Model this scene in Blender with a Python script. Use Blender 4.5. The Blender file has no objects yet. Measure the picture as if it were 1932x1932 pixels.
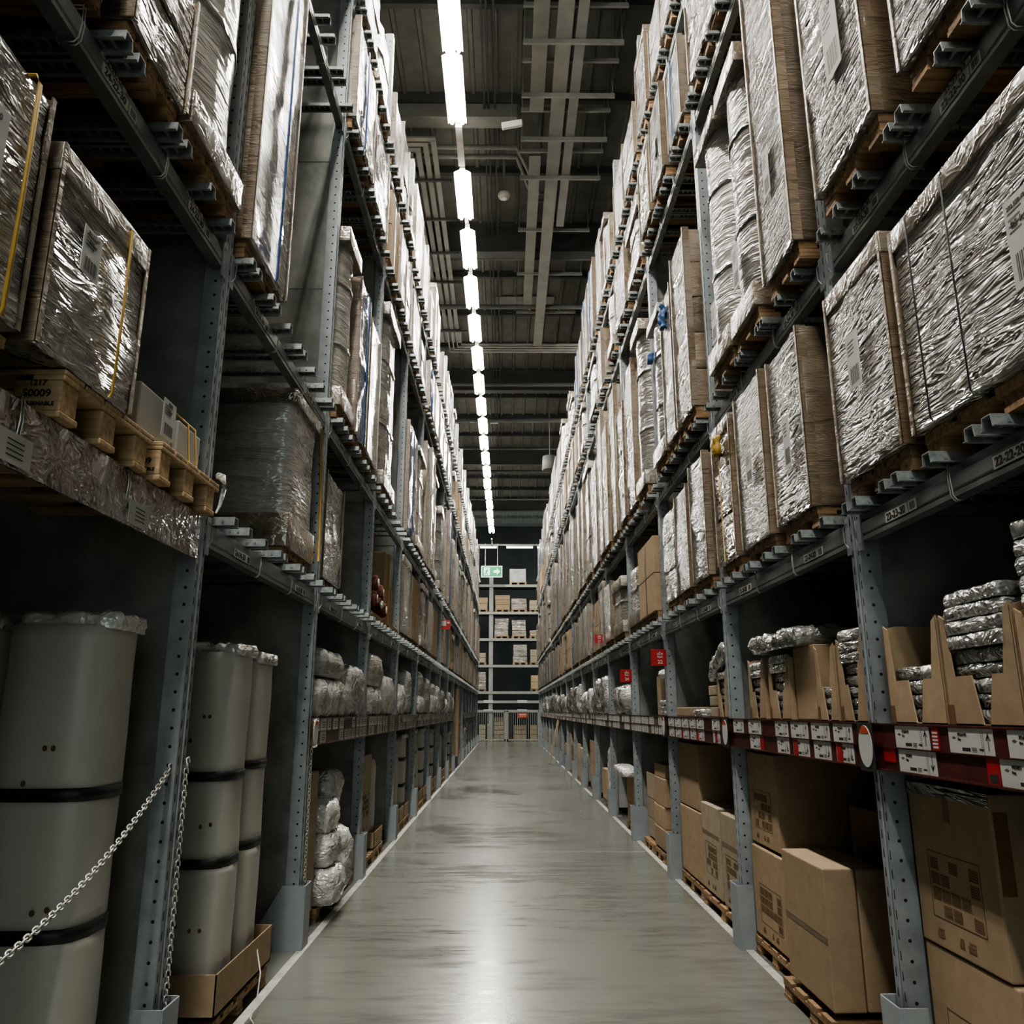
import bpy, math, random
from mathutils import Vector, Matrix, noise, Euler
R = math.radians
C = bpy.context.scene.collection
sc = bpy.context.scene
rnd = random.Random(7)

# ------------------------------------------------------------------ materials
def newmat(name):
    m = bpy.data.materials.new(name); m.use_nodes = True
    nt = m.node_tree; b = nt.nodes['Principled BSDF']
    return m, nt, b
def nd(nt, t, **kw):
    n = nt.nodes.new(t)
    for k, v in kw.items():
        if k.startswith('i_'): n.inputs[k[2:].replace('_', ' ')].default_value = v
        else: setattr(n, k, v)
    return n
def ramp(nt, src, p0, c0, p1, c1):
    r = nt.nodes.new('ShaderNodeValToRGB')
    r.color_ramp.elements[0].position = p0; r.color_ramp.elements[1].position = p1
    r.color_ramp.elements[0].color = (*c0, 1); r.color_ramp.elements[1].color = (*c1, 1)
    nt.links.new(src, r.inputs[0]); return r.outputs[0]
def coords(nt, scale=(1, 1, 1), rot=(0, 0, 0), kind='Object', rand=True):
    tc = nt.nodes.new('ShaderNodeTexCoord'); mp = nt.nodes.new('ShaderNodeMapping')
    mp.inputs['Scale'].default_value = scale; mp.inputs['Rotation'].default_value = rot
    src = tc.outputs[kind]
    if rand:
        oi = nt.nodes.new('ShaderNodeObjectInfo'); mu = nt.nodes.new('ShaderNodeMath'); mu.operation = 'MULTIPLY'
        mu.inputs[1].default_value = 37.0; nt.links.new(oi.outputs['Random'], mu.inputs[0])
        ad = nt.nodes.new('ShaderNodeVectorMath'); ad.operation = 'ADD'
        nt.links.new(src, ad.inputs[0]); nt.links.new(mu.outputs[0], ad.inputs[1]); src = ad.outputs[0]
    nt.links.new(src, mp.inputs['Vector']); return mp.outputs[0]
def noisetex(nt, vec, scale, detail=3, rough=.55, dist=0):
    n = nt.nodes.new('ShaderNodeTexNoise'); n.inputs['Scale'].default_value = scale
    n.inputs['Detail'].default_value = detail; n.inputs['Roughness'].default_value = rough
    n.inputs['Distortion'].default_value = dist
    nt.links.new(vec, n.inputs['Vector']); return n.outputs['Fac']
def bump(nt, b, h, strength, dist):
    n = nt.nodes.new('ShaderNodeBump'); n.inputs['Strength'].default_value = strength
    n.inputs['Distance'].default_value = dist
    nt.links.new(h, n.inputs['Height']); nt.links.new(n.outputs[0], b.inputs['Normal']); return n
def tint(nt, col, lo, hi):
    """vary a colour's brightness from object to object"""
    oi = nt.nodes.new('ShaderNodeObjectInfo'); mr = nt.nodes.new('ShaderNodeMapRange')
    mr.inputs['To Min'].default_value = lo; mr.inputs['To Max'].default_value = hi
    nt.links.new(oi.outputs['Random'], mr.inputs['Value'])
    mx = nt.nodes.new('ShaderNodeVectorMath'); mx.operation = 'SCALE'
    nt.links.new(col, mx.inputs[0]); nt.links.new(mr.outputs[0], mx.inputs['Scale']); return mx.outputs[0]
def simple(name, col, rough=.6, metal=0., var=.15, nscale=6., nb=0., stretch=(1, 1, 1), spec=.5, objvar=None):
    m, nt, b = newmat(name)
    v = coords(nt, stretch)
    f = noisetex(nt, v, nscale, 4)
    lo = tuple(c * (1 - var) for c in col); hi = tuple(min(1, c * (1 + var)) for c in col)
    o = ramp(nt, f, .3, lo, .7, hi)
    if objvar: o = tint(nt, o, *objvar)
    nt.links.new(o, b.inputs['Base Color'])
    b.inputs['Roughness'].default_value = rough; b.inputs['Metallic'].default_value = metal
    b.inputs['Specular IOR Level'].default_value = spec
    if nb: bump(nt, b, f, nb, .01)
    return m
def mth(nt, op, a, b=None):
    n = nt.nodes.new('ShaderNodeMath'); n.operation = op
    for i, x in enumerate((a, b)):
        if x is None: continue
        if isinstance(x, (int, float)): n.inputs[i].default_value = x
        else: nt.links.new(x, n.inputs[i])
    return n.outputs[0]
def wrap(name, c0, c1, scale=(2.4, 1.9, 13), rot=(R(9), 0, 0), bs=1., dist=.03, rough=.13, coat=1., mix=(.40, .62), sharp=5.):
    """stretch film: sharp glossy creases in streaks over the goods, and a pale veil where the film lies double"""
    m, nt, b = newmat(name)
    v = coords(nt, scale, rot)
    f = noisetex(nt, v, 1.5, 3, .6, .6)
    g = noisetex(nt, coords(nt, (scale[0] * .8, scale[1] * .8, scale[2] * .45), (-rot[0] * .9, rot[1], rot[2])), 1.6, 3, .6, .8)
    def ridge(x): return mth(nt, 'POWER', mth(nt, 'SUBTRACT', 1.0, mth(nt, 'ABSOLUTE', mth(nt, 'SUBTRACT', mth(nt, 'MULTIPLY', x, 2.4), 1.2))), sharp)
    rr = mth(nt, 'ADD', mth(nt, 'MULTIPLY', ridge(f), .6), mth(nt, 'MULTIPLY', ridge(g), .6))
    hh = mth(nt, 'ADD', mth(nt, 'MULTIPLY', rr, .55), mth(nt, 'MULTIPLY', f, .9))
    big = noisetex(nt, coords(nt), 2.2, 3)
    veil = mth(nt, 'ADD', mth(nt, 'MULTIPLY', f, .55), mth(nt, 'MULTIPLY', big, .45))
    veil = mth(nt, 'ADD', veil, mth(nt, 'MULTIPLY', rr, .07))
    o = ramp(nt, veil, mix[0], c0, mix[1], c1)
    o = tint(nt, o, .62, 1.08)
    nt.links.new(o, b.inputs['Base Color'])
    r = ramp(nt, big, .3, (rough * .7,) * 3, .7, (rough * 1.9,) * 3)
    nt.links.new(r, b.inputs['Roughness'])
    b.inputs['Specular IOR Level'].default_value = 1.
    b.inputs['Coat Weight'].default_value = coat; b.inputs['Coat Roughness'].default_value = .07
    b.inputs['Coat IOR'].default_value = 1.9
    bn = bump(nt, b, hh, bs, dist)
    nt.links.new(bn.outputs[0], b.inputs['Coat Normal'])
    return m

M = {}
M['steel'] = simple('galvanised steel', (.31, .345, .36), .42, .3, .2, 9, spec=.6, objvar=(.9, 1.1))
M['panel'] = simple('zinc sheet', (.34, .35, .325), .30, .25, .35, 3.5, nb=.03, objvar=(.85, 1.1))
M['beam'] = simple('painted beam steel', (.17, .19, .188), .38, .25, .2, 8, spec=.7)
M['bar'] = simple('ribbed galvanised bar', (.30, .33, .33), .4, .4, .3, 30, stretch=(1, 1, 1))
M['wire'] = simple('bright wire', (.5, .5, .47), .35, .6)
M['dark'] = simple('black hole', (.006, .007, .007), .8, 0)
M['guard'] = simple('grey painted guard', (.30, .335, .35), .5, .1, .1, 5, nb=.05)
M['wood'] = simple('pallet wood', (.31, .205, .12), .75, 0, .45, 5, stretch=(1, 9, 9), nb=.3, spec=.2, objvar=(.7, 1.15))
M['palewood'] = simple('pale pallet wood', (.50, .36, .22), .7, 0, .3, 5, stretch=(1, 9, 9), nb=.25, spec=.2)
M['ink'] = simple('black ink', (.015, .014, .013), .6)
M['card'] = simple('brown cardboard', (.36, .268, .175), .8, 0, .10, 14, stretch=(1, 1, 1), nb=.04, spec=.2, objvar=(.88, 1.12))
M['cardshade'] = simple('dark shaded cardboard', (.19, .135, .085), .8, 0, .15, 10, spec=.2, objvar=(.8, 1.1))  # darker copy of the card, with shade put into the colour
M['cardgrey'] = simple('greyish cardboard', (.36, .30, .22), .75, 0, .12, 12, spec=.25, objvar=(.9, 1.1))
M['print'] = simple('printed ink on cardboard', (.15, .10, .058), .8, 0, .2, 20, spec=.1)
M['tape'] = simple('brown tape', (.16, .10, .05), .3, 0, .2, 8, spec=.5)
M['bandwrap'] = wrap('film over cardboard', (.15, .105, .065), (.27, .205, .14), (3, 3, 16), (0, 0, 0), .5, .008, .3, .3)
M['film'] = wrap('silver stretch film', (.13, .115, .09), (.36, .34, .31))
M['filmtight'] = wrap('tight stretch film', (.17, .155, .13), (.36, .345, .31), (2.2, 2.2, 22), (R(4), 0, 0), 1., .022, .13)
M['filmbrown'] = wrap('film over brown cartons', (.15, .11, .07), (.32, .28, .23), (2, 1.8, 10), (R(-14), 0, 0), 1., .035, .13)
M['filmgrey'] = wrap('film over grey cartons', (.15, .15, .14), (.32, .32, .30), (2, 2, 15), (R(-6), 0, 0), 1., .022, .16)
M['rollwrap'] = wrap('milky wrapping', (.27, .265, .24), (.42, .405, .365), (1.4, 1.4, 13), (R(3), 0, 0), .8, .014, .18, .6)
M['milkfilm'] = wrap('smooth milky film', (.42, .42, .39), (.60, .59, .55), (1.6, 1.6, 9), (R(3), 0, 0), .9, .018, .24, .4)
M['crinkle'] = wrap('crinkled clear bag', (.15, .155, .15), (.42, .42, .40), (4, 4, 8), (R(30), R(20), 0), 1., .024, .12, 1., (.40, .60), 4.)
M['whitebag'] = wrap('white plastic bag', (.52, .515, .48), (.78, .77, .73), (4, 4, 6), (R(20), 0, 0), 1., .028, .2, .6, (.38, .62), 3.)
M['mattress'] = simple('white printed wrapper', (.50, .485, .44), .36, 0, .05, 3, nb=.04, spec=.4)
M['capfilm'] = wrap('filmed cardboard cap', (.17, .125, .085), (.33, .28, .22), (4, 4, 8), (0, 0, 0), .6, .012, .2, .6)
M['strap'] = simple('black strap', (.008, .008, .009), .45)
M['blue'] = simple('blue strap', (.03, .085, .22), .45, objvar=(.8, 1.2))
M['yellow'] = simple('yellow strap', (.40, .25, .05), .5)
M['white'] = simple('white paper', (.52, .52, .50), .6, 0, .05, 4)
M['stickergrey'] = simple('grey label paper', (.50, .50, .465), .6, 0, .08, 4)
M['maroon'] = simple('maroon strip', (.085, .022, .02), .22, 0, .3, 7, spec=.6)
M['red'] = simple('red plate', (.35, .018, .02), .35, 0, .1, 5)
M['orange'] = simple('orange red', (.45, .08, .03), .4)
M['railplate'] = simple('smeared price rail', (.15, .085, .07), .15, 0, .6, 9, spec=.8, nb=.15)
M['ceil'] = simple('ceiling deck', (.20, .20, .18), .85, 0, .18, 3)
M['girder'] = simple('roof girder', (.10, .105, .10), .7, 0, .15, 2)
M['duct'] = simple('galvanised duct', (.31, .31, .285), .55, .2, .12, 3)
M['blackwall'] = simple('dark wall', (.018, .022, .021), .8, 0, .3, 1)
M['darksheet'] = simple('near black sheet', (.03, .036, .035), .6, .2, .4, 3)  # near black, so the added sheets behind the racks read as unlit depth
M['lampbody'] = simple('lamp housing', (.5, .48, .43), .5)
M['green'] = simple('exit green', (.02, .22, .09), .5)
M['chain'] = simple('bright chain', (.62, .61, .56), .28, .7)
M['plaid'] = simple('rust plaid textile', (.13, .055, .04), .9, 0, .8, 16, spec=.1)
def emis(name, col, s):
    m, nt, b = newmat(name); b.inputs['Base Color'].default_value = (*col, 1)
    b.inputs['Emission Color'].default_value = (*col, 1); b.inputs['Emission Strength'].default_value = s; return m
M['tube'] = emis('lit tube', (1, .95, .87), 95)
M['tubefar'] = emis('far tube', (1, .97, .9), 7)
M['exitglow'] = emis('lit exit green', (.01, .22, .08), .30)
M['exitwhite'] = emis('lit exit white', (.7, .85, .8), .42)
# polished concrete
m, nt, b = newmat('polished concrete floor')
v = coords(nt, (1, 1, 1), rand=False)
f = noisetex(nt, v, .5, 8, .6); f2 = noisetex(nt, coords(nt, (1.2, 7, 1), rand=False), 1.1, 6, .7)
mx = nd(nt, 'ShaderNodeMath', operation='ADD'); nt.links.new(f, mx.inputs[0]); nt.links.new(f2, mx.inputs[1])
sc1 = noisetex(nt, coords(nt, (1.5, 30, 1), (0, 0, R(12)), rand=False), 3, 6, .75)
mx2 = mth(nt, 'ADD', mth(nt, 'MULTIPLY', mx.outputs[0], .75), mth(nt, 'MULTIPLY', sc1, .5))
o = ramp(nt, mx2, .75, (.112, .117, .108), 1.25, (.175, .180, .163)); nt.links.new(o, b.inputs['Base Color'])
r = ramp(nt, mx2, .85, (.13,) * 3, 1.15, (.24,) * 3); nt.links.new(r, b.inputs['Roughness'])
b.inputs['Specular IOR Level'].default_value = .8
bump(nt, b, noisetex(nt, coords(nt, (1, 5, 1), rand=False), 7, 4), .05, .01)
M['floor'] = m
M['line'] = simple('worn white paint', (.40, .40, .37), .6, 0, .3, 12)

# ------------------------------------------------------------------ mesh builder
class MB:
    def __init__(s): s.v = []; s.f = []; s.m = []; s.sm = []
    def poly(s, pts, m=0):
        n = len(s.v); s.v += [tuple(p) for p in pts]; s.f.append(tuple(range(n, n + len(pts)))); s.m.append(m); s.sm.append(False)
    def box(s, x0, x1, y0, y1, z0, z1, m=0, mat=None):
        n = len(s.v)
        p = [(x0, y0, z0), (x1, y0, z0), (x1, y1, z0), (x0, y1, z0), (x0, y0, z1), (x1, y0, z1), (x1, y1, z1), (x0, y1, z1)]
        if mat is not None: p = [tuple(mat @ Vector(q)) for q in p]
        s.v += p
        for f in ((0, 3, 2, 1), (4, 5, 6, 7), (0, 1, 5, 4), (1, 2, 6, 5), (2, 3, 7, 6), (3, 0, 4, 7)):
            s.f.append(tuple(n + i for i in f)); s.m.append(m); s.sm.append(False)
        return s
    def prism(s, pts, a, b, axis='y', m=0):
        """pts 2D outline; extruded along axis from a to b"""
        def P(u, w, t): return {'y': (u, t, w), 'x': (t, u, w), 'z': (u, w, t)}[axis]
        n = len(s.v); k = len(pts)
        s.v += [P(u, w, a) for u, w in pts] + [P(u, w, b) for u, w in pts]
        s.f.append(tuple(range(n, n + k))); s.f.append(tuple(range(n + 2 * k - 1, n + k - 1, -1)))
        for i in range(k):
            j = (i + 1) % k; s.f.append((n + i, n + k + i, n + k + j, n + j))
        s.m += [m] * (k + 2); s.sm += [False] * (k + 2); return s
    def tube(s, pts, r, seg=6, m=0, closed=False, smooth=True):
        pts = [Vector(p) for p in pts]; n0 = len(s.v); k = len(pts)
        for i, p in enumerate(pts):
            a = pts[i - 1] if (i > 0 or closed) else p; c = pts[(i + 1) % k] if (i < k - 1 or closed) else p
            d = (c - a).normalized(); up = Vector((0, 0, 1)) if abs(d.z) < .9 else Vector((1, 0, 0))
            u = d.cross(up).normalized(); w = u.cross(d)
            rr = r[i] if isinstance(r, (list, tuple)) else r
            for q in range(seg):
                t = 2 * math.pi * q / seg; s.v.append(tuple(p + u * math.cos(t) * rr + w * math.sin(t) * rr))
        for i in range(k if closed else k - 1):
            j = (i + 1) % k
            for q in range(seg):
                q2 = (q + 1) % seg
                s.f.append((n0 + i * seg + q, n0 + i * seg + q2, n0 + j * seg + q2, n0 + j * seg + q)); s.m.append(m); s.sm.append(smooth)
        if not closed:
            s.f.append(tuple(n0 + q for q in range(seg))); s.f.append(tuple(n0 + (k - 1) * seg + q for q in reversed(range(seg))))
            s.m += [m, m]; s.sm += [False, False]
        return s
    def lump(s, x0, x1, y0, y1, z0, z1, cell=.07, rnd_=.03, amp=.01, fs=3., seed=0., sidem=None, m=0, top=None, ridged=False, rz=None):
        """a box of cells whose edges are rounded and whose faces bulge and wrinkle; rz: rounding of the top and bottom edges"""
        cx, cy, cz = (x0 + x1) / 2, (y0 + y1) / 2, (z0 + z1) / 2; hx, hy, hz = (x1 - x0) / 2, (y1 - y0) / 2, (z1 - z0) / 2
        r = min(rnd_, hx * .98, hy * .98); rv = min(r if rz is None else rz, hz * .9)
        def rows(h, q):
            inner = max(1, min(26, int(round(2 * (h - q) / cell))))
            ed = [-h, -h + q * .3, -h + q]
            return ed + [-(h - q) + 2 * (h - q) * t / inner for t in range(1, inner)] + [h - q, h - q * .3, h]
        gx, gy, gz = rows(hx, r), rows(hy, r), rows(hz, rv); nx, ny, nz = len(gx) - 1, len(gy) - 1, len(gz) - 1
        idx = {}; so = Vector((seed * 3.1, seed * 1.7, seed * 2.3))
        def vert(i, j, k):
            key = (i, j, k)
            if key in idx: return idx[key]
            q = Vector((gx[i], gy[j], gz[k]))
            c = Vector((max(-hx + r, min(hx - r, q.x)), max(-hy + r, min(hy - r, q.y)), max(-hz + rv, min(hz - rv, q.z))))
            d = Vector(((q.x - c.x) / r, (q.y - c.y) / r, (q.z - c.z) / rv))
            if d.length > 1e-6: nrm = d.normalized(); p = c + Vector((nrm.x * r, nrm.y * r, nrm.z * rv))
            else: nrm = Vector((0, 0, 1)); p = q
            w = Vector((cx, cy, cz)) + p
            nn = noise.noise(w * fs + so); n2 = noise.noise(w * fs * 2.7 + so)
            nn = ((1 - 2 * abs(nn)) * .8 + (1 - 2 * abs(n2)) * .6 - .5) if ridged else nn + .5 * n2
            w = w + nrm * amp * nn
            if k == 0: w.z = z0
            idx[key] = len(s.v); s.v.append(tuple(w)); return idx[key]
        def face(a, b2, c2, d2, mm): s.f.append((vert(*a), vert(*b2), vert(*c2), vert(*d2))); s.m.append(mm); s.sm.append(True)
        sm_ = m if sidem is None else sidem; tm = m if top is None else top
        for i in range(nx):
            for j in range(ny):
                face((i, j, 0), (i, j + 1, 0), (i + 1, j + 1, 0), (i + 1, j, 0), tm)
                face((i, j, nz), (i + 1, j, nz), (i + 1, j + 1, nz), (i, j + 1, nz), tm)
        for i in range(nx):
            for k in range(nz):
                face((i, 0, k), (i + 1, 0, k), (i + 1, 0, k + 1), (i, 0, k + 1), sm_)
                face((i, ny, k), (i, ny, k + 1), (i + 1, ny, k + 1), (i + 1, ny, k), sm_)
        for j in range(ny):
            for k in range(nz):
                face((0, j, k), (0, j, k + 1), (0, j + 1, k + 1), (0, j + 1, k), m)
                face((nx, j, k), (nx, j + 1, k), (nx, j + 1, k + 1), (nx, j, k + 1), m)
        return s
    def build(s, name, mats, parent=None, loc=(0, 0, 0), rot=(0, 0, 0), bevel=0.):
        me = bpy.data.meshes.new(name); me.from_pydata(s.v, [], s.f)
        for mt in (mats if isinstance(mats, (list, tuple)) else [mats]): me.materials.append(mt)
        me.polygons.foreach_set('material_index', s.m); me.polygons.foreach_set('use_smooth', s.sm); me.update()
        o = bpy.data.objects.new(name, me); C.objects.link(o); o.parent = parent; o.location = loc; o.rotation_euler = rot
        if bevel:
            bm = o.modifiers.new('edge', 'BEVEL'); bm.width = bevel; bm.segments = 2; bm.limit_method = 'ANGLE'
        return o
def tag(o, label, cat, group=None, kind=None):
    if label: o['label'] = label
    if cat: o['category'] = cat
    if group: o['group'] = group
    if kind: o['kind'] = kind
    return o
def thing(name, label, cat, loc=(0, 0, 0), rz=0., group=None):
    o = bpy.data.objects.new(name, None); C.objects.link(o); o.empty_display_size = .1
    o.location = loc; o.rotation_euler = (0, 0, rz); return tag(o, label, cat, group)
kids = {}
def copy_tree(root, loc, rz, label, group=None):
    def cp(o, par):
        c = o.copy(); C.objects.link(c); c.parent = par
        for ch in o.children: cp(ch, c)
        return c
    r = cp(root, None); r.location = loc; r.rotation_euler = (0, 0, rz); r['label'] = label
    if group: r['group'] = group
    return r
def text(name, body, size, loc, rot, mat, parent, align='CENTER', sx=1., bold=0.):
    cu = bpy.data.curves.new(name, 'FONT'); cu.body = body; cu.size = size; cu.align_x = align; cu.align_y = 'CENTER'
    cu.extrude = .0006; cu.offset = bold
    cu.materials.append(mat); o = bpy.data.objects.new(name, cu); C.objects.link(o); o.parent = parent
    o.location = loc; o.rotation_euler = rot; o.scale = (sx, 1, 1); return o
ORD = 'first second third fourth fifth sixth seventh eighth ninth tenth eleventh twelfth thirteenth fourteenth fifteenth sixteenth seventeenth'.split()
ORDU = ORD + ['eighteenth']

# ------------------------------------------------------------------ layout numbers (metres)
H = 1.55
PB = 2.325
def UY(k): return 3.65 + PB * (k - 1)
NB = 17
XR, XL = 1.62, -1.41
DEPTH = 1.16
LV = {'R': [2.42, 3.80, 6.58, 7.98], 'L': [2.42, 3.80, 6.53, 7.92]}
LCODE = ['20', '30', '50', '60']
LNAME = ['second beam level', 'third beam level', 'fourth beam level', 'top beam level']
SIDE = {'R': 'right', 'L': 'left'}
def SX(side, d):
    """x of a point d metres into the rack from its face (negative d: out in the aisle)"""
    return XR + d if side == 'R' else XL - d
def RZ(side): return 0. if side == 'R' else math.pi

# ------------------------------------------------------------------ setting
def struct(name, mb, mat, **kw):
    o = mb.build(name, mat, **kw); o['kind'] = 'structure'; return o
CZ = 12.6
struct('floor', MB().box(-9, 9, -9, 48, -.1, 0), M['floor'])
struct('ceiling', MB().box(-9, 9, -9, 48, CZ, CZ + .15), M['ceil'])
struct('wall_back', MB().box(-9, 9, 47.6, 47.8, 0, CZ), M['blackwall'])
struct('blocking_sheet_left', MB().box(-3.02, -2.96, -8.8, UY(NB) + .1, 0, CZ), M['darksheet'])  # added sheet behind the left rack, carried up to the ceiling to block light
struct('blocking_sheet_right', MB().box(3.17, 3.23, -8.8, UY(NB) + .1, 0, CZ), M['darksheet'])  # added light-blocking sheet behind the right rack, not a wall of the hall
struct('trim_1', MB().box(XL + .02, XL + .075, -2, UY(NB), 0, .002), M['line'])
struct('trim_2', MB().box(XR - .02, XR + .035, -2, UY(NB), 0, .002), M['line'])
struct('trim_3', MB().box(XL + .03, XR - .02, 9.74, 9.75, 0, .0012), M['line'])
struct('trim_4', MB().box(XL + .03, XR - .02, 18.6, 18.61, 0, .0012), M['line'])
# roof deck ribs and girders
for i in range(27):
    y = -6 + 2.06 * i
    big = i % 4 == 3
    mb = MB()
    if big:
        mb.box(-9, 9, y - .02, y + .02, CZ - .75, CZ - .03); mb.box(-9, 9, y - .14, y + .14, CZ - .78, CZ - .74); mb.box(-9, 9, y - .14, y + .14, CZ - .05, CZ - .01)
    else: mb.prism([(y - .05, CZ - .17), (y + .05, CZ - .17), (y + .05, CZ - .145), (y + .012, CZ - .145), (y + .012, CZ), (y - .05, CZ)], -9, 9, 'x')
    o = struct('ceiling_beam', mb, M['girder']); o['label'] = 'roof purlin running across the aisle'
for x in [-8.6 + .42 * i for i in range(42)]:
    o = struct('ceiling_rib', MB().prism([(x - .05, CZ), (x - .03, CZ - .045), (x + .03, CZ - .045), (x + .05, CZ)], -9, 48, 'y'), M['ceil'])

# ------------------------------------------------------------------ upright frames
def make_upright():
    t = thing('rack_upright', 'x', 'rack frame')
    mb = MB(); h = 9.7
    # C profile: aisle face with a centre groove, two flanges
    prof = [(0, -.05), (0, -.012), (.012, -.008), (.012, .008), (0, .012), (0, .05), (.085, .05), (.085, .038), (.006, .046), (.006, -.046), (.085, -.038), (.085, -.05)]
    prof = [(0, -.05), (0, -.012), (.012, -.008), (.012, .008), (0, .012), (0, .05), (.09, .05), (.09, -.05)]
    mb.prism(prof, 0, h, 'z')
    z = .10
    while z < h - .05:
        for sy in (-1, 1):
            yy = sy * .0505
            mb.poly([(.034 + .0075 * math.cos(a * math.pi / 4), yy, z + .0075 * math.sin(a * math.pi / 4)) for a in range(8)], 1)
            y1 = sy * .030
            mb.poly([(-.0006, y1 - .005, z), (-.0006, y1 + .005, z), (-.0006, y1 + .005 * .7, z + .036), (-.0006, y1 - .005 * .7, z + .036)], 1)
        z += .0765
    mb.build('front_post', [M['steel'], M['dark']], t)
    MB().prism([(DEPTH - .09, -.05), (DEPTH, -.05), (DEPTH, .05), (DEPTH - .09, .05)], 0, h, 'z').build('rear_post', M['steel'], t)
    mb = MB(); mb.box(.10, DEPTH - .1, -.011, .011, .12, h - .1)
    for q in range(8):
        zz = 1.33 + 1.2 * q - .02
        mb.box(.10, DEPTH - .1, -.015, .015, zz, zz + .02)
    for zz in (1.95, 3.3, 5.4, 7.4):
        for xx in (.42, .46): mb.box(xx, xx + .008, -.014, .014, zz, zz + .01)
    mb.build('side_panel', M['panel'], t)
    MB().box(-.01, .14, -.07, .07, 0, .012).build('base_plate', M['steel'], t)
    return t
up0 = make_upright()
for side in 'RL':
    for k in range(0, NB + 1):
        lab = f'galvanised upright with holes and grey side panel, {ORDU[k]} along the {SIDE[side]} rack'
        grp = 'uprights of the two racks'
        if side == 'R' and k == 0: o = up0; o.location = (XR, UY(0), 0); o['label'] = lab; o['group'] = grp
        else: copy_tree(up0, (SX(side, 0), UY(k), 0), RZ(side), lab, grp)
# post guards
def make_guard(tall, wide):
    t = thing('post_guard', 'x', 'post guard')
    h = .40
    MB().box(-.055, -.048, -.085, .085, 0, h).build('front_plate', M['guard'], t, bevel=.002)
    for s in (-1, 1):
        x1 = .06 if not wide else .34; x2 = .06 if not wide else .10
        mb = MB(); mb.prism([(-.05, 0), (x1, 0), (x2, h), (-.05, h)], s * .085 - .0035, s * .085 + .0035, 'y'); mb.build('side_plate', M['guard'], t)
    return t
g_n = make_guard(.4, False); g_w = make_guard(.4, True); used = set()
for side in 'RL':
    for k in range(1, NB + 1):
        wide = (side == 'L' and k in (2, 5, 9)) or (side == 'R' and k in (4, 8, 11)); src = g_w if wide else g_n
        lab = f'grey steel {"wing shaped " if wide else ""}guard around the foot of the {ORDU[k]} {SIDE[side]} upright'
        if id(src) not in used:
            used.add(id(src)); src.location = (SX(side, 0), UY(k), 0); src.rotation_euler[2] = RZ(side); src['label'] = lab; src['group'] = 'post guards'
        else: copy_tree(src, (SX(side, 0), UY(k), 0), RZ(side), lab, 'post guards')

# ------------------------------------------------------------------ beam levels
BL = PB - .10
BARH = .045
def bar_mesh(seed):
    mb = MB(); w = .030; x0, x1 = -.09, DEPTH + .03
    # hat channel, open below, with lips
    prof = [(-w - .012, 0), (-w - .012, .003), (-w, .003), (-w + .006, BARH), (w - .006, BARH), (w, .003), (w + .012, .003), (w + .012, 0),
            (w - .003, 0), (w - .009, BARH - .004), (-w + .009, BARH - .004), (-w + .003, 0)]
    mb.prism(prof, x0, x1, 'x')
    # punched ribs on the top and flanks
    x = x0 + .05
    while x < x1 - .03:
        mb.box(x, x + .012, -w - .001, w + .001, .014, .024); x += .045
    return mb
BARS = bar_mesh(0).build('support_bar', M['bar']); BARMESH = BARS.data; bpy.data.objects.remove(BARS)
def make_shelf(kind):
    t = thing('rack_shelf', 'x', 'rack shelf'); hl = BL / 2
    hgt = .12 if kind != 'rail' else .12
    prof = [(0, -hgt), (0, -hgt + .018), (.006, -hgt + .022), (.006, -hgt + .030), (0, -hgt + .034), (0, -.038), (.014, -.030), (.014, 0), (.055, 0), (.055, -hgt)]
    MB().prism(prof, -hl, hl, 'y').build('front_beam', M['beam'], t)
    MB().box(DEPTH - .10, DEPTH - .05, -hl, hl, -.12, 0).build('rear_beam', M['beam'], t)
    for yy in BARPOS[kind]:
        o = bpy.data.objects.new('support_bar', BARMESH); C.objects.link(o); o.parent = t; o.location = (0, yy, 0)
    for yy in (-.38, .30):
        mb = MB()
        for d in (-.007, .007):
            mb.tube([(-.012, yy + d, .012), (-.016, yy + d, -.06), (-.012, yy + d, -.118), (.002, yy + d, -.134), (.06, yy + d, -.134), (.062, yy + d, .012)], .003, 5, closed=True)
        mb.build('wire_hoop', M['wire'], t)
    for s in (-1, 1):
        mb = MB(); y = s * (hl - .01)
        mb.tube([(-.004, y, -.005), (-.02, y - s * .004, -.03), (-.02, y - s * .004, -.10), (-.004, y, -.125)], .0035, 5)
        mb.box(-.004, .004, y - .025, y + .02, -.16, .02)
        mb.build('beam_connector', M['steel'], t)
    return t
BARPOS = {'a': [-1.0, -.90, -.62, -.34, -.08, .02, .30, .55, .66, .93, 1.03], 'b': [-1.02, -.72, -.62, -.30, -.12, .18, .28, .58, .80, 1.0],
          'c': [-.95, -.68, -.40, -.30, .05, .15, .47, .75, .98], 'rail': []}
protos = {}
for kk in 'abc':
    protos[kk] = make_shelf(kk)
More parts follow.
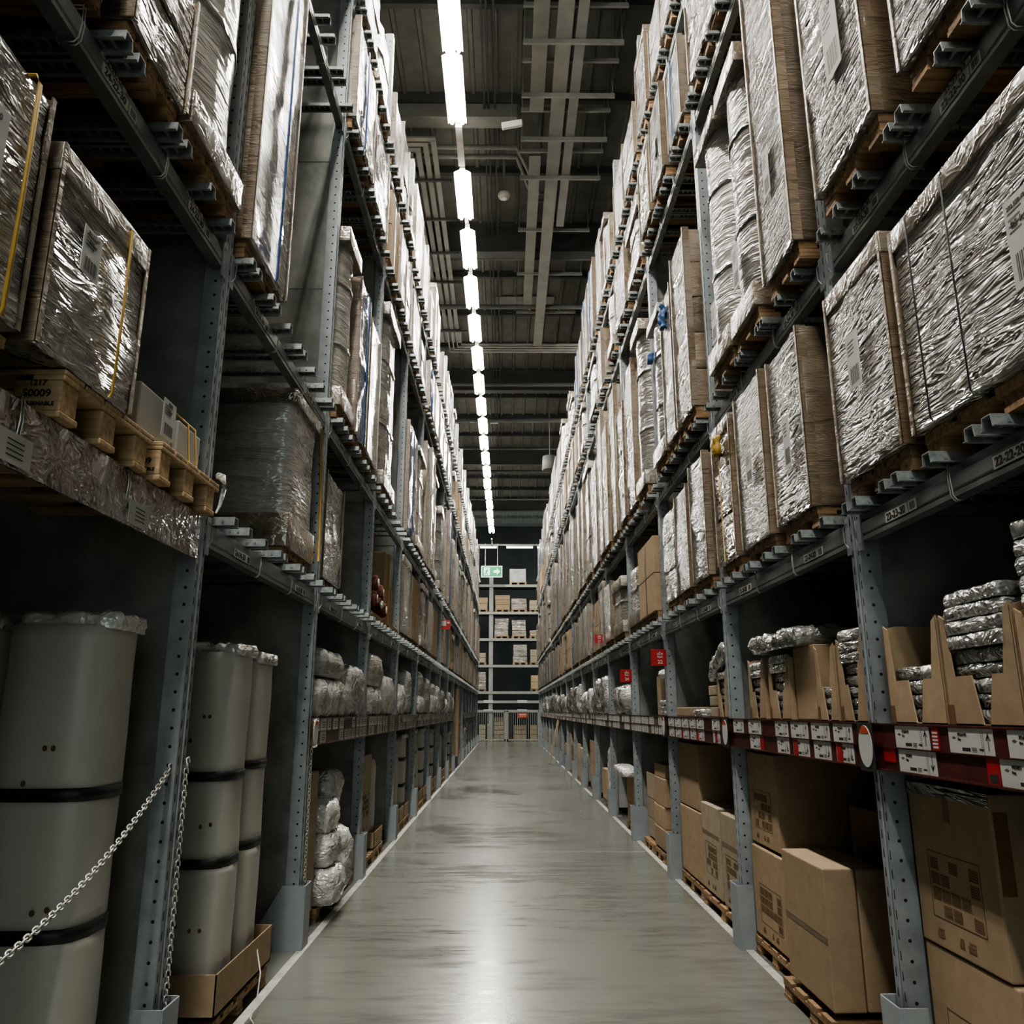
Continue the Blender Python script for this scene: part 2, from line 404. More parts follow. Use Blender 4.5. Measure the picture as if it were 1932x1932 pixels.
def location_label(parent, code, yy, side, upper):
    """paper label with the location code on the face of the beam"""
    mb = MB(); mb.box(-.0025, .0004, yy - .095, yy + .095, -.094, -.050)
    o = mb.build('location_label', M['stickergrey'], parent)
    # the writing reads towards -y in the local frame of both racks
    text('code_text', code, .043, (-.0032, yy + .004, -.073), (R(90), 0, R(-90)), M['ink'], o, sx=1.02, bold=.0008)
    if upper:
        mb = MB(); mb.box(.0115, .0142, yy - .095, yy + .095, -.029, -.002); o2 = mb.build('location_label', M['stickergrey'], parent)
        text('code_text', code, .030, (.0108, yy + .004, -.016), (R(90), 0, R(-90)), M['ink'], o2, sx=1.3)
    mb = MB(); yb = yy - .135
    mb.box(-.0024, .0004, yb - .03, yb + .03, -.094, -.050)
    for q in range(7):
        mb.box(-.003, -.0024, yb - .022 + q * .0065, yb - .022 + q * .0065 + (.0035 if q % 3 else .002), -.088, -.057, 1)
    mb.build('barcode_label', [M['stickergrey'], M['ink']], parent)
shelves = {}
usedp = set()
for side in 'RL':
    for li in range(4):
        for n in range(NB):
            pk = 'abc'[(n + li + (side == 'L')) % 3]; src = protos[pk]
            z = LV[side][li]; loc = (SX(side, 0), (UY(n) + UY(n + 1)) / 2, z)
            lab = f'steel beam shelf with support bars, {LNAME[li]}, {ORD[n]} bay, {SIDE[side]} rack'
            if side == 'L' and li == 0 and n == 0:
                lab = 'steel beam shelf behind the plastic covered strip, first bay of the left rack'
            if n == 0 or pk not in usedp:
                pass
            o = copy_tree(src, loc, RZ(side), lab, 'beam shelves of the two racks')
            shelves[side, li, n] = o
for s in protos.values():
    for ch in list(s.children): bpy.data.objects.remove(ch)
    bpy.data.objects.remove(s)
for (side, li, n), o in shelves.items():
    if side == 'L' and li == 0 and n == 0:
        for ch in list(o.children):
            if ch.name.startswith('support_bar'): bpy.data.objects.remove(ch)
        continue
    if n > 5: continue
    a = 22 if side == 'R' else 24
    for q in (0, 1):
        # first code stands nearer the camera
        world_off = (-.53 if q == 0 else .30) if n else (-.02 - .02 if q == 0 else .74)
        if n: world_off = (-.62, .62)[q] if li == 0 else (-.62, .55)[q]
        loff = world_off if side == 'R' else -world_off
        location_label(o, f'{a}-{22 + 2 * n + q}-{LCODE[li]}', loff, side, li > 0)

# ------------------------------------------------------------------ price rail and lower shelf
def price_tag(parent, y0, y1, z0, z1, name, sub, arrow, big=True):
    """paper tag, reads towards -y; y0 far edge > y1 near edge"""
    w = y0 - y1; h = z1 - z0
    mb = MB(); mb.box(-.0035, -.001, y1, y0, z0, z1)
    aw = .055 if arrow else 0
    x = -.0038
    yb = y0 - w * .30
    mb.box(x, -.0035, yb - .05, yb, z0 + h * .10, z0 + h * .24, 1)                      # black price box
    for q in range(4): mb.box(x, -.0035, yb - .09 - .0, yb - .06, z0 + h * (.09 + q * .05), z0 + h * (.09 + q * .05) + .0018, 1)
    mb.box(x, -.0035, yb - .13, yb - .105, z0 + h * .16, z0 + h * .24, 1)
    if arrow:
        ya = y1 + .028; s = 1 if arrow == 'up' else -1; zc = (z0 + z1) / 2; L = h * .34
        mb.box(x, -.0035, ya - .002, ya + .002, zc - L, zc + L, 1)
        for d in (-1, 1):
            mb.poly([(x, ya, zc + s * L), (x, ya + d * .014, zc + s * (L - .024)), (x, ya + d * .010, zc + s * (L - .026)), (x, ya, zc + s * (L - .010))], 1)
            mb.poly([(x, ya, zc + s * (L - .010)), (x, ya + d * .010, zc + s * (L - .026)), (x, ya + d * .014, zc + s * (L - .024)), (x, ya, zc + s * L)], 1)
        mb.box(x, -.0035, y1 + aw, y1 + aw + .0015, z0, z1, 1)
        for q in range(9): mb.box(x, -.0035, y1 + aw + .008, y1 + aw + .014, z0 + h * (.12 + q * .085), z0 + h * (.15 + q * .085), 1)
    mb.poly([(x, y0 - .035, z1 - .028), (x, y0 - .020, z1 - .034), (x, y0 - .035, z1 - .040), (x, y0 - .050, z1 - .034)], 2)
    o = mb.build('price_tag', [M['white'], M['ink'], M['print']], parent)
    if name:
        text('tag_text', name, .016, (-.0042, y0 - .060, z1 - .022), (R(90), 0, R(-90)), M['ink'], o, 'LEFT')
        text('tag_text', sub, .011, (-.0042, y0 - .060, z1 - .038), (R(90), 0, R(-90)), M['ink'], o, 'LEFT')
    return o
RZ0, RZ1 = 1.31, 1.495
def lower_shelf(side, n, near):
    yc = (UY(n) + UY(n + 1)) / 2; hl = BL / 2
    lab = f'lower shelf with a {"red" if near else "smeared maroon"} tagged price rail, {ORD[n]} bay of the {SIDE[side]} rack'
    t = thing('price_rail_shelf', lab, 'shelf', (SX(side, -.023), yc, 0), RZ(side), 'price rail shelves')
    mb = MB(); mb.box(0, .02, -hl - .045, hl + .045, RZ0, RZ1); mb.box(-.012, 0, -hl - .045, hl + .045, RZ0 - .004, RZ0 + .003); mb.box(-.008, .02, -hl - .045, hl + .045, RZ1 - .002, RZ1 + .004)
    mb.box(-.009, 0, -hl - .045, hl + .045, (RZ0 + RZ1) / 2 - .001, (RZ0 + RZ1) / 2 + .001)
    mb.build('price_rail', M['maroon'] if near else M['railplate'], t)
    MB().box(.022, DEPTH - .06, -hl, hl, RZ1 - .045, RZ1 - .004).build('shelf_deck', M['beam'], t)
    zm = (RZ0 + RZ1) / 2
    def tags(lst, row, up):
        for (a, b, nm, sb, ar) in lst:
            a -= yc; b -= yc
            price_tag(t, a, b, zm + .003 if row else RZ0 + .004, RZ1 - .004 if row else zm - .003, nm, sb, ar)
    if side == 'R' and n == 0:
        tags([(3.40, 3.13, 'POÄNG', 'Kisa', 'up'), (2.99, 2.72, 'POÄNG', 'Kisa', 'up'), (2.64, 2.36, 'POÄNG', 'Kisa', 'up'), (2.2, 1.95, 'POÄNG', 'Kisa', 'up')], 1, 1)
        tags([(3.39, 3.10, 'VEDBO', 'Skog', 'down'), (2.70, 2.38, 'VEDBO', 'Skog', 'down'), (2.1, 1.85, 'VEDBO', 'Skog', 'down')], 0, 0)
        mb = MB(); mb.box(-.004, -.001, 3.11 - yc, 3.06 - yc, zm + .004, RZ1 - .004)
        for q in range(5): mb.box(-.0046, -.004, 3.105 - yc, 3.068 - yc, zm + .012 + q * .013, zm + .019 + q * .013, 2)
        mb.build('red_insert', [M['red'], M['ink'], M['white']], t)
        mb = MB(); mb.box(-.004, -.001, 2.775 - yc, 2.705 - yc, RZ0 + .004, zm - .003); mb.box(-.0044, -.004, 2.765 - yc, 2.715 - yc, RZ0 + .01, zm - .055, 1); mb.build('red_insert', [M['red'], M['ink']], t)
        mb = MB(); mb.box(-.004, -.001, 3.52 - yc, 3.42 - yc, RZ0 + .035, zm - .002); mb.build('red_insert', M['red'], t)
    elif near:
        y = UY(n + 1) - .16; q = 0
        while y > UY(n) + .35:
            w = rnd.choice([.22, .24, .26]); tags([(y, y - w, 'POÄNG' if q % 2 else 'VEDBO', 'Kisa', 'up')], 1, 1)
            if rnd.random() < .7: tags([(y - .02, y - w, 'VEDBO', 'Skog', 'down')], 0, 0)
            y -= w + rnd.choice([.05, .12, .28]); q += 1
        for q in range(3):
            yy = UY(n) - yc + .3 + q * .6; MB().box(-.0042, -.001, yy, yy + .07, RZ0 + .005, zm - .004).build('red_insert', M['red'], t)
    else:
        y = hl - .05
        while y > -hl + .2:
            w = rnd.uniform(.10, .2); 
            for z0, z1 in ((zm + .003, RZ1 - .004), (RZ0 + .004, zm - .003)):
                if rnd.random() < .75:
                    mb = MB(); mb.box(-.004, -.001, y - w, y, z0, z1)
                    for q in range(3): mb.box(-.0044, -.004, y - w * .8, y - w * .3, z0 + .02 + q * .018, z0 + .026 + q * .018, 1)
                    mb.build('price_tag', [M['stickergrey'], M['ink']], t)
            y -= w + rnd.uniform(.01, .09)
    return t
for n in range(0, 16): lower_shelf('R', n, n < 3)
for n in range(2, 9): lower_shelf('L', n, False)
for n in range(11, 16): lower_shelf('L', n, False)
# the deep plastic strip on the first left bay, second level
t = thing('plastic_covered_strip', 'wide red and white price strip under wrinkled clear plastic, first bay of the left rack', 'price strip', (XL, (UY(0) + UY(1)) / 2, 2.42), math.pi)
mb = MB().lump(-.012, 0, -1.1, 1.1, -.205, 0, .05, .004, .004, 6, 3); mb.build('clear_cover', wrap('wrinkled strip cover', (.15, .04, .035), (.42, .36, .33), (1, 4, 6), (R(40), 0, 0), 1., .03, .10, 1., (.42, .58)), t)
for (a, z0, z1, nm) in ((-.30, -.195, -.105, ''), (-.78, -.195, -.105, ''), (.5, -.195, -.105, '')):
    mb = MB(); mb.box(-.017, -.013, -a - .07, -a + .10, z0, z1)
    for q in range(4): mb.box(-.0175, -.017, -a - .03, -a + .05, z1 - .025 - q * .015, z1 - .021 - q * .015, 1)
    mb.build('paper_tag', [M['stickergrey'], M['ink']], t)
# round signs on the uprights
for side, k in (('R', 1), ('R', 2), ('R', 3), ('L', 2)):
    t = thing('round_sign', f'round white and red sign in a clear sleeve on the {ORDU[k]} {SIDE[side]} upright', 'sign', (SX(side, -.045), UY(k) - .01, 1.40), RZ(side))
    mb = MB(); mb.box(-.003, .0, -.075, .075, -.105, .10); mb.build('sleeve', M['filmgrey'] if side == 'L' else M['ink'], t)
    mb = MB(); mb.prism([(.066 * math.cos(a * math.pi / 12), .088 * math.sin(a * math.pi / 12)) for a in range(24)], -.006, -.003, 'x'); mb.build('disc', M['white'], t)
    mb = MB(); pts = [(.064 * math.cos(a), .086 * math.sin(a)) for a in [R(40) + i * R(100) / 8 for i in range(9)]]
    mb.prism(pts, -.0075, -.006, 'x'); mb.build('red_segment', M['orange'], t)

# ------------------------------------------------------------------ pallets
def make_pallet(L, W, hgt, txt=False):
    """W across (x, into the rack), L along the aisle (y); origin at the aisle corner centre bottom"""
    t = thing('wooden_pallet', 'x', 'pallet')
    b = hgt - .045
    mb = MB(); nbd = 5; bw = L / (nbd * 1.28)
    for i in range(nbd):
        y = -L / 2 + (L - bw) * i / (nbd - 1); mb.box(0, W, y, y + bw, hgt - .020, hgt)
    for i in range(3):
        x = (W - .1) * i / 2; mb.box(x, x + .1, -L / 2, L / 2, hgt - .040, hgt - .020)
    mb.build('top_deck', M['wood'], t)
    for yy in (-L / 2 + .05, 0, L / 2 - .05):
        for i in range(3):
            x = (W - .14) * i / 2; MB().box(x + .004, x + .136, yy - .048, yy + .048, .02, hgt - .040).build('block', M['wood'], t)
        MB().box(0, W, yy - .05, yy + .05, 0, .020).build('bottom_board', M['wood'], t)
    return t
pal = {'n': (make_pallet(.55, 1.0, .10), .55), 'm': (make_pallet(.78, 1.0, .10), .78), 'w': (make_pallet(1.05, 1.0, .10), 1.05)}
npal = 0
palfirst = set()
def pallet(side, d, y0, y1, z, where):
    """put a pallet with the aisle edge d metres into the rack"""
    global npal
    w = y1 - y0; k = 'n' if w < .66 else 'm' if w < .93 else 'w'; src, L = pal[k]
    lab = f'wooden pallet under the {where}'
    o = copy_tree(src, (SX(side, d), (y0 + y1) / 2, z), RZ(side), lab[:200], 'pallets in the racks')
    o.scale = (1, w / L, 1); npal += 1; return o

# ------------------------------------------------------------------ goods
def sticker(parent, x, y, z, w, h, kind=0, lines=None):
    """white address label with a barcode on an aisle face; reads towards -y"""
    mb = MB(); mb.box(x - .003, x, y - w / 2, y + w / 2, z - h / 2, z + h / 2)
    xx = x - .0036
    for q in range(9):
        yy = y - w * .36 + q * w * .08; mb.box(xx, x - .003, yy, yy + w * (.045 if q % 2 else .025), z - h * .42, z - h * .12, 1)
    for q in range(4): mb.box(xx, x - .003, y - w * (.1 + .08 * (q % 2)), y + w * .38, z + h * (.12 + q * .07), z + h * (.14 + q * .07), 1)
    o = mb.build('shipping_label', [M['white'], M['ink']], parent)
    if lines:
        for i, (s, sz) in enumerate(lines):
            text('label_text', s, sz, (x - .004, y, z + h * .40 - i * h * .2), (R(90), 0, R(-90)), M['ink'], o)
    return o
def tie(parent, pts, r, mat, name='strap'):
    MB().tube(pts, r, 5).build(name, mat, parent)
DESC = {'film': ('shrink_wrapped_load', 'load in streaky silver stretch film over cartons', 'pallet load'),
        'tight': ('shrink_wrapped_load', 'smooth tightly filmed load with brown corner board', 'pallet load'),
        'brown': ('shrink_wrapped_load', 'stack of brown cartons seen through loose stretch film', 'pallet load'),
        'grey': ('shrink_wrapped_load', 'load of grey cartons under dull stretch film', 'pallet load'),
        'roll': ('wrapped_roll_bundle', 'tall rounded milky wrapped bundle with cardboard cap', 'wrapped bundle'),
        'milk': ('wrapped_box', 'big box under milky film', 'wrapped box'),
        'bare': ('carton_stack', 'bare brown cardboard carton load', 'carton')}
def load(side, li, y0, y1, h, kind, label=None, d=None, depth=.98, zb=None, strap=None, stick=None, cap=False, near=False, pallet_on=True, group=None, where=None):
    """goods on a pallet: y0..y1 along the aisle, h tall; d how far into the rack its face stands"""
    z = LV[side][li] + BARH + .002 if zb is None else zb
    if d is None: d = {'R': (-.06, -.12, -.10, -.08), 'L': (.05, -.07, -.07, -.06)}[side][li]
    nm, ds, cat = DESC[kind]
    L = y1 - y0; w = L / 2
    if pallet_on:
        pallet(side, d + .03, y0 + .015, y1 - .015, z, where or (label or 'goods'))
        z += .102
    if li < 3: h = min(h, LV[side][li + 1] - .155 - z)
    t = thing(nm, label, cat, (SX(side, d), (y0 + y1) / 2, z), RZ(side), group)
    seed = rnd.uniform(0, 50)
    near_s = -1 if side == 'R' else 1          # local y direction of the side that faces the camera
    mats = {'film': M['film'], 'tight': M['filmtight'], 'brown': M['filmbrown'], 'grey': M['filmgrey'], 'roll': M['rollwrap'], 'milk': M['milkfilm'], 'bare': M['card']}[kind]
    cell = .06 if near else .12
    if kind in ('roll', 'milk'):
        base = .10 if kind == 'roll' else .16; r = min(.22, w * .75) if kind == 'roll' else .07
        MB().lump(.02, depth, -w + .02, w - .02, base * .5, h - .05, cell, r, .014, 2.5, seed, rz=.04).build('wrapped_body', mats, t)
        MB().lump(0, depth, -w, w, 0, base + .06, .15, .008, .004, 4, seed + 3).build('base_tray', M['capfilm'], t)
        if cap or rnd.random() < .7:
            hc = rnd.uniform(.08, .16); MB().lump(-.01, depth, -w - .006, w + .006, h - hc, h, .12, .008, .005, 4, seed + 5, rz=.006).build('top_cap', M['capfilm'], t)
        nb = max(1, int(h / .75)) if kind == 'roll' else 0
        for q in range(nb):
            zz = base + (h - base) * (q + .8) / (nb + .7)
            MB().lump(.012, depth + .008, -w + .012, w - .012, zz, zz + .045, .09, r, .008, 2.5, seed, rz=.006).build('band', M['filmgrey'], t)
    elif kind == 'bare':
        nl = max(1, int(round(h / .5))); 
        for q in range(nl):
            MB().box(.005, depth, -w + rnd.uniform(0, .01), w - rnd.uniform(0, .01), h * q / nl + .002, h * (q + 1) / nl - .004).build('carton', M['card'], t, bevel=.006)
        MB().box(.003, .0048, -.03, .03, 0, h * .96).build('tape', M['tape'], t)
    else:
        nl = 1 if kind in ('tight', 'film') else max(1, int(round(h / .34)))
        # goods under film: aisle side silver, camera side brown board through film
        if nl == 1 or not near:
            MB().lump(0, depth, -w, w, 0, h, cell, .02, .012 if kind != 'tight' else .006, 3.2, seed, sidem=1).build('wrapped_body', [mats, M['bandwrap']], t)
        else:
            for q in range(nl):
                MB().lump(rnd.uniform(0, .01), depth, -w + rnd.uniform(0, .008), w - rnd.uniform(0, .008), h * q / nl, h * (q + 1) / nl - .004, cell, .016, .008, 4, seed + q, sidem=1).build('wrapped_carton', [mats, M['bandwrap']], t)
        if kind in ('tight', 'film', 'brown') or rnd.random() < .5:
            for s in (-1, 1):
                mb = MB(); a = s * (w + .004); mb.box(-.006, .05, min(a, a - s * .006), max(a, a - s * .006), 0, h + .006); mb.box(-.009, -.003, min(a, a - s * .018), max(a, a - s * .018), 0, h + .006)
                mb.build('corner_board', M['bandwrap'], t)
        if cap or rnd.random() < .14:
            hc = .09; MB().lump(-.007, depth + .006, -w - .007, w + .007, h - hc, h + .008, .14, .006, .004, 4, seed + 5).build('top_cap', M['capfilm'], t)
    if stick or (near and rnd.random() < .5) or (not near and rnd.random() < .25):
        zz, yy, ww, hh, ln = stick if isinstance(stick, tuple) else (h * rnd.uniform(.25, .6), rnd.uniform(-.2, .2) * L, .13, .2, None)
        if kind in ('film', 'tight') or stick: sticker(t, -.014, yy if side == 'R' else -yy, zz, ww, hh, 0, ln)
    if strap:
        for (yy, mt, r) in strap:
            yy = yy if side == 'R' else -yy
            tie(t, [(depth * .8, yy, h + .012), (.0, yy, h + .014), (-.014, yy, h - .02), (-.016, yy, h * .5), (-.014, yy, .02), (-.004, yy, .004)], r, M[mt])
    return t

def lab(kind, side, li, n, extra=''):
    return f'{DESC[kind][1]}, {LNAME[li].split()[0]} beam level, {ORD[n]} {SIDE[side]} bay{extra}'

# ---- right rack, second beam level (near ones by hand)
load('R', 0, 1.80, 2.90, .86, 'film', 'large filmed stack of flat boxes tied with two black straps, above the red price rail', near=True, cap=False, where='strap tied stack above the red price rail',
     strap=((-.16 + .3, 'strap', .004), (-.02 + .42, 'strap', .004)), stick=(.36, -.22, .12, .30, [('292.550.49', .02), ('85 kg', .034)]))
load('R', 0, 2.985, 3.575, .93, 'film', 'silver filmed carton load in front of the first big upright, beside the strap tied stack', near=True, stick=(.5, .02, .12, .26, None), where='filmed carton load beside the strap tied stack', strap=((.0, 'film', .001),))
load('R', 0, 3.96, 4.47, 1.0, 'film', 'filmed carton load with a wide brown corner, nearest in the second right bay', near=True, stick=(.42, -.02, .1, .3, None), where='wide cornered load, second right bay')
load('R', 0, 4.62, 5.17, 1.04, 'tight', 'finely wrinkled silver load with a thin brown edge, middle of the second right bay', near=True, where='finely wrinkled load, second right bay')
t = load('R', 0, 5.32, 5.80, 1.02, 'brown', 'stack of four filmed grey boxes tied with a yellow knotted strap, second right bay', near=True, where='yellow tied stack, second right bay')
tie(t, [(-.02, .0, 1.04), (-.022, -.01, .9), (-.02, .01, .5), (-.02, 0, .0)], .004, M['yellow'])
MB().lump(-.06, -.01, -.05, .05, .78, .92, .02, .02, .03, 20, 1).build('strap_knot', M['yellow'], t)
load('R', 0, 6.10, 6.60, 1.0, 'film', lab('film', 'R', 0, 2, ', nearest'), near=True, where='nearest load, third right bay, second level')
load('R', 0, 6.72, 7.22, .90, 'tight', lab('tight', 'R', 0, 2, ', middle'), near=True, where='middle load, third right bay, second level')
load('R', 0, 7.32, 7.86, .86, 'grey', lab('grey', 'R', 0, 2, ', farthest'), near=True, where='farthest load, third right bay, second level')
# ---- right rack, third beam level
load('R', 1, 1.95, 2.60, 1.2, 'film', 'loosely filmed load on a pale wooden pallet high at the very front right', near=True, d=-.10, where='loosely filmed load high at the front right')
load('R', 1, 2.80, 3.40, 2.25, 'film', 'very tall shrink wrapped load with broad brown corner and barcode label, first right bay', near=True, stick=(.62, -.05, .16, .42, [('32 kg', .03)]), where='very tall load, first right bay')
load('R', 1, 3.73, 4.22, 2.3, 'tight', 'very tall finely filmed load on a cardboard tray, just past the first big right upright', near=True, stick=(.60, .02, .1, .3, None), where='very tall tray load past the first big right upright')
load('R', 1, 4.42, 4.92, 1.92, 'roll', 'tall silver roll bundle with cap, nearer of the pair in the second right bay', near=True, cap=True, stick=(.4, 0, .12, .3, None), where='nearer capped roll bundle, second right bay')
load('R', 1, 4.98, 5.52, 1.9, 'roll', 'tall silver roll bundle with cap, farther of the pair in the second right bay', near=True, cap=True, stick=(.3, 0, .12, .3, None), where='farther capped roll bundle, second right bay')
load('R', 1, 6.08, 6.62, 1.62, 'brown', lab('brown', 'R', 1, 2, ', nearest'), near=True, where='nearest load, third right bay, third level')
t = load('R', 1, 6.70, 7.15, 1.45, 'film', 'slim filmed load with a brown edge and a blue strap knot, third right bay', near=True, where='blue knotted slim load, third right bay')
MB().lump(-.05, .0, -.03, .05, 1.1, 1.34, .02, .02, .03, 20, 4).build('strap_knot', M['blue'], t)
t = load('R', 1, 7.25, 7.85, 1.55, 'roll', 'milky roll bundle with a folded cap and blue knot, third right bay', near=True, cap=True, where='blue knotted roll bundle, third right bay')
MB().lump(-.04, .02, .10, .2, 1.1, 1.2, .02, .02, .02, 20, 4).build('strap_knot', M['blue'], t)
# ---- left rack, second beam level
def big_pallet(y0, y1, z, x, label, codes):
    t = thing('wooden_pallet', label, 'pallet', (x, y0, z), 0)
    L = y1 - y0; h = .16; W = .8
    mb = MB()
    for i in range(5):
        y = (L - .12) * i / 4; mb.box(-W, 0, y, y + .12, h - .018, h)
    for i in range(3): mb.box(-W * i / 2 * .88 - .1, -W * i / 2 * .88, 0, L, h - .036, h - .018)
    mb.build('top_deck', M['palewood'], t, bevel=.004)
    for j, yy in enumerate((0, L / 2 - .07, L - .14)):
        for i in range(3):
            x0 = -.155 - i * (W - .155) / 2
            MB().box(x0, x0 + .15, yy, yy + .10, .022, h - .036).build('block', M['palewood'], t, bevel=.006)
        MB().box(-W, 0, yy - .003, yy + .105, 0, .022).build('bottom_board', M['palewood'], t, bevel=.004)
    for i, (s, sz, zz) in enumerate(codes):
        text('stamped_code', s, sz, (-.080, -.0015, zz), (R(90), 0, 0), M['ink'], t, sx=1.05, bold=.0006)
    return t
big_pallet(2.33, 2.98, 2.424, -1.372, 'light wooden pallet stamped 50009 RETURNABLE at the front of the left rack', [('1217', .026, .112), ('50009', .034, .078), ('RETURNABLE', .0185, .044)])
big_pallet(3.02, 3.66, 2.424, -1.355, 'wooden pallet with a white tie on its end, reaching the first left upright', [('50009', .032, .078), ('RETURNABLE', .018, .044)])
load('L', 0, 2.14, 2.74, .66, 'film', 'brown cornered carton in streaky film with a yellow strap, on the stamped pallet', zb=2.586, d=-.045, near=True, pallet_on=False, cap=True, strap=((.14, 'yellow', .005),), stick=(.40, -.10, .11, .16, [('204.222.63', .016), ('292550', .016)]))
load('L', 0, 1.50, 2.08, .76, 'film', 'wrapped load with a yellow strap and a printed 32kg label, at the very left edge', zb=2.586, d=-.03, near=True, pallet_on=False, strap=((.20, 'yellow', .007),), stick=(.38, .02, .16, .34, [('65  1060', .028), ('730', .02), ('32kg', .034)]))
big_pallet(1.45, 2.12, 2.424, -1.43, 'weathered wooden pallet at the very left edge of the picture', [])
t = thing('strapped_box_stack', 'low stack of pale boxes held by two thin yellow straps, beside the first left upright', 'box stack', (XL + .02, 3.2, 2.587), math.pi)
MB().box(.03, .5, -.04, .28, 0, .21).build('carton', M['stickergrey'], t, bevel=.006)
MB().box(.01, .5, -.30, -.05, 0, .17).build('carton', M['stickergrey'], t, bevel=.006)
MB().box(.14, .6, -.34, .10, .01, .29).build('carton', M['card'], t, bevel=.006)
for yy in (-.12, -.2):
    tie(t, [(.3, yy + .06, .295), (.135, yy + .04, .295), (-.0, yy, .175), (-.008, yy - .04, -.03)], .005, M['yellow'])
sticker(t, -.001, .08, .12, .12, .16, 0, [('292550', .014), ('24237', .018)])
t = thing('white_tie', 'white plastic tie knotted round a pallet corner at the first left upright', 'tie', (XL + .06, 3.63, 2.56))
MB().tube([(0, 0, .06), (.02, -.02, .05), (.025, .0, .02), (.02, .02, 0), (.012, .01, -.08), (0, .0, -.12)], [.018, .02, .014, .012, .008, .004], 6).build('knot', M['whitebag'], t)
load('L', 0, 5.02, 5.74, 1.09, 'milk', 'big box of rolls under milky film with a brown lid, second left bay', d=-.01, near=True, cap=True, depth=.95, where='big lidded box, second left bay')
t = thing('yellow_strap', 'slack yellow strap hanging beside the big lidded box, second left bay', 'strap', (XL + .02, 5.82, 2.6))
MB().tube([(0, -.12, 1.0), (.005, -.03, .5), (0, .03, .02)], .010, 5).build('webbing', M['yellow'], t)
load('L', 0, 6.20, 6.88, .86, 'film', 'brown two part carton under streaky film, third left bay', near=True, d=.03, where='two part carton, third left bay')
# ---- left rack, third beam level
load('L', 1, 1.55, 2.28, 1.5, 'film', 'high filmed load at the top left corner', near=True, d=-.05, where='high filmed load at the top left')
load('L', 1, 2.36, 2.84, .55, 'brown', 'low brown boarded load hanging over the shelf, first left bay, third level', near=True, d=-.08, where='low brown boarded load, first left bay')
load('L', 1, 2.88, 3.52, 2.2, 'roll', 'thick grey wrapped roll standing in a filmed tray, first left bay, third level', near=True, d=-.09, where='thick grey roll, first left bay')
load('L', 1, 3.74, 4.42, 2.38, 'tight', 'very tall wrapped load with a blue strap and brown corner, second left bay', near=True, strap=((.10, 'blue', .008),), where='very tall blue strapped load, second left bay')
load('L', 1, 6.08, 6.62, 1.62, 'roll', 'rounded grey banded roll bundle under a crumpled cap, third left bay', near=True, cap=True, where='banded roll bundle, third left bay')
load('L', 1, 6.70, 7.2, 1.5, 'film', lab('film', 'L', 1, 2, ', middle'), strap=((.1, 'blue', .008),), near=True, where='middle load, third left bay, third level')
load('L', 1, 7.3, 7.9, 1.4, 'tight', lab('tight', 'L', 1, 2, ', farthest'), near=True, where='farthest load, third left bay, third level')

# ---- the rest of both racks
POS = ['nearest', 'middle', 'farthest', 'last']
def fill(side, li, n, plan):
    a, b = UY(n) + .09, UY(n + 1) - .09
    k = len(plan); L = (b - a) / k; seen = {}
    for q, (kind, h, gap) in enumerate(plan):
        if kind is None: continue
        y0 = a + L * q + rnd.uniform(.0, .03); y1 = a + L * (q + 1) - gap
        where = ('nearest' if q == 0 else 'farthest' if q == k - 1 else 'middle') if k > 1 else 'only'
        l = f'{DESC[kind][1]}, {LNAME[li].split()[0]} level, {ORD[n]} {SIDE[side]} bay, {where}'
        st = None
        if kind in ('film', 'tight') and rnd.random() < .16: st = ((rnd.uniform(-.1, .1), 'blue', .009),)
        load(side, li, y0, y1, h, kind, l, near=n < 4, strap=st, d={'R': (-.06, -.10, -.08, -.06), 'L': (-.03, -.06, -.06, -.05)}[side][li] + rnd.uniform(-.02, .02),
             where=f'{where} goods, {LNAME[li].split()[0]} level, {ORD[n]} {SIDE[side]} bay')
KW = {0: ['film', 'bare', 'tight', 'brown', 'grey', 'roll'], 1: ['film', 'roll', 'roll', 'tight', 'brown'], 2: ['film', 'tight', 'brown', 'roll', 'bare'], 3: ['film', 'tight', 'roll', 'grey']}
HH = {0: (.75, 1.06), 1: (1.5, 2.30), 2: (.8, 1.04), 3: (.7, 1.45)}
for side in 'RL':
    for li in range(4):
        for n in range(NB):
            if li <= 1 and n < 3: continue
            if side == 'L' and li == 0 and n == 3: continue
            if n == 0: continue
            k = 3 if rnd.random() < .42 else 2
            if n > 9: k = 2
            plan = []
            for q in range(k):
                if rnd.random() < (.10 if li < 2 else .12): plan.append((None, 0, 0)); continue
                plan.append((rnd.choice(KW[li]), rnd.uniform(*HH[li]), rnd.uniform(.04, .16)))
            if side == 'L' and li == 2 and n == 1: plan = [(None, 0, 0), (None, 0, 0)]
            if side == 'L' and li == 3 and n == 1: plan = [(None, 0, 0), ('bare', 1.0, .1)]
            if side == 'L' and li == 2 and n == 2: plan = [('film', 1.1, .1), ('film', .9, .12)]
            if side == 'R' and li == 2 and n == 1: plan = [('film', 1.0, .1), ('brown', .8, .12)]
            fill(side, li, n, plan)
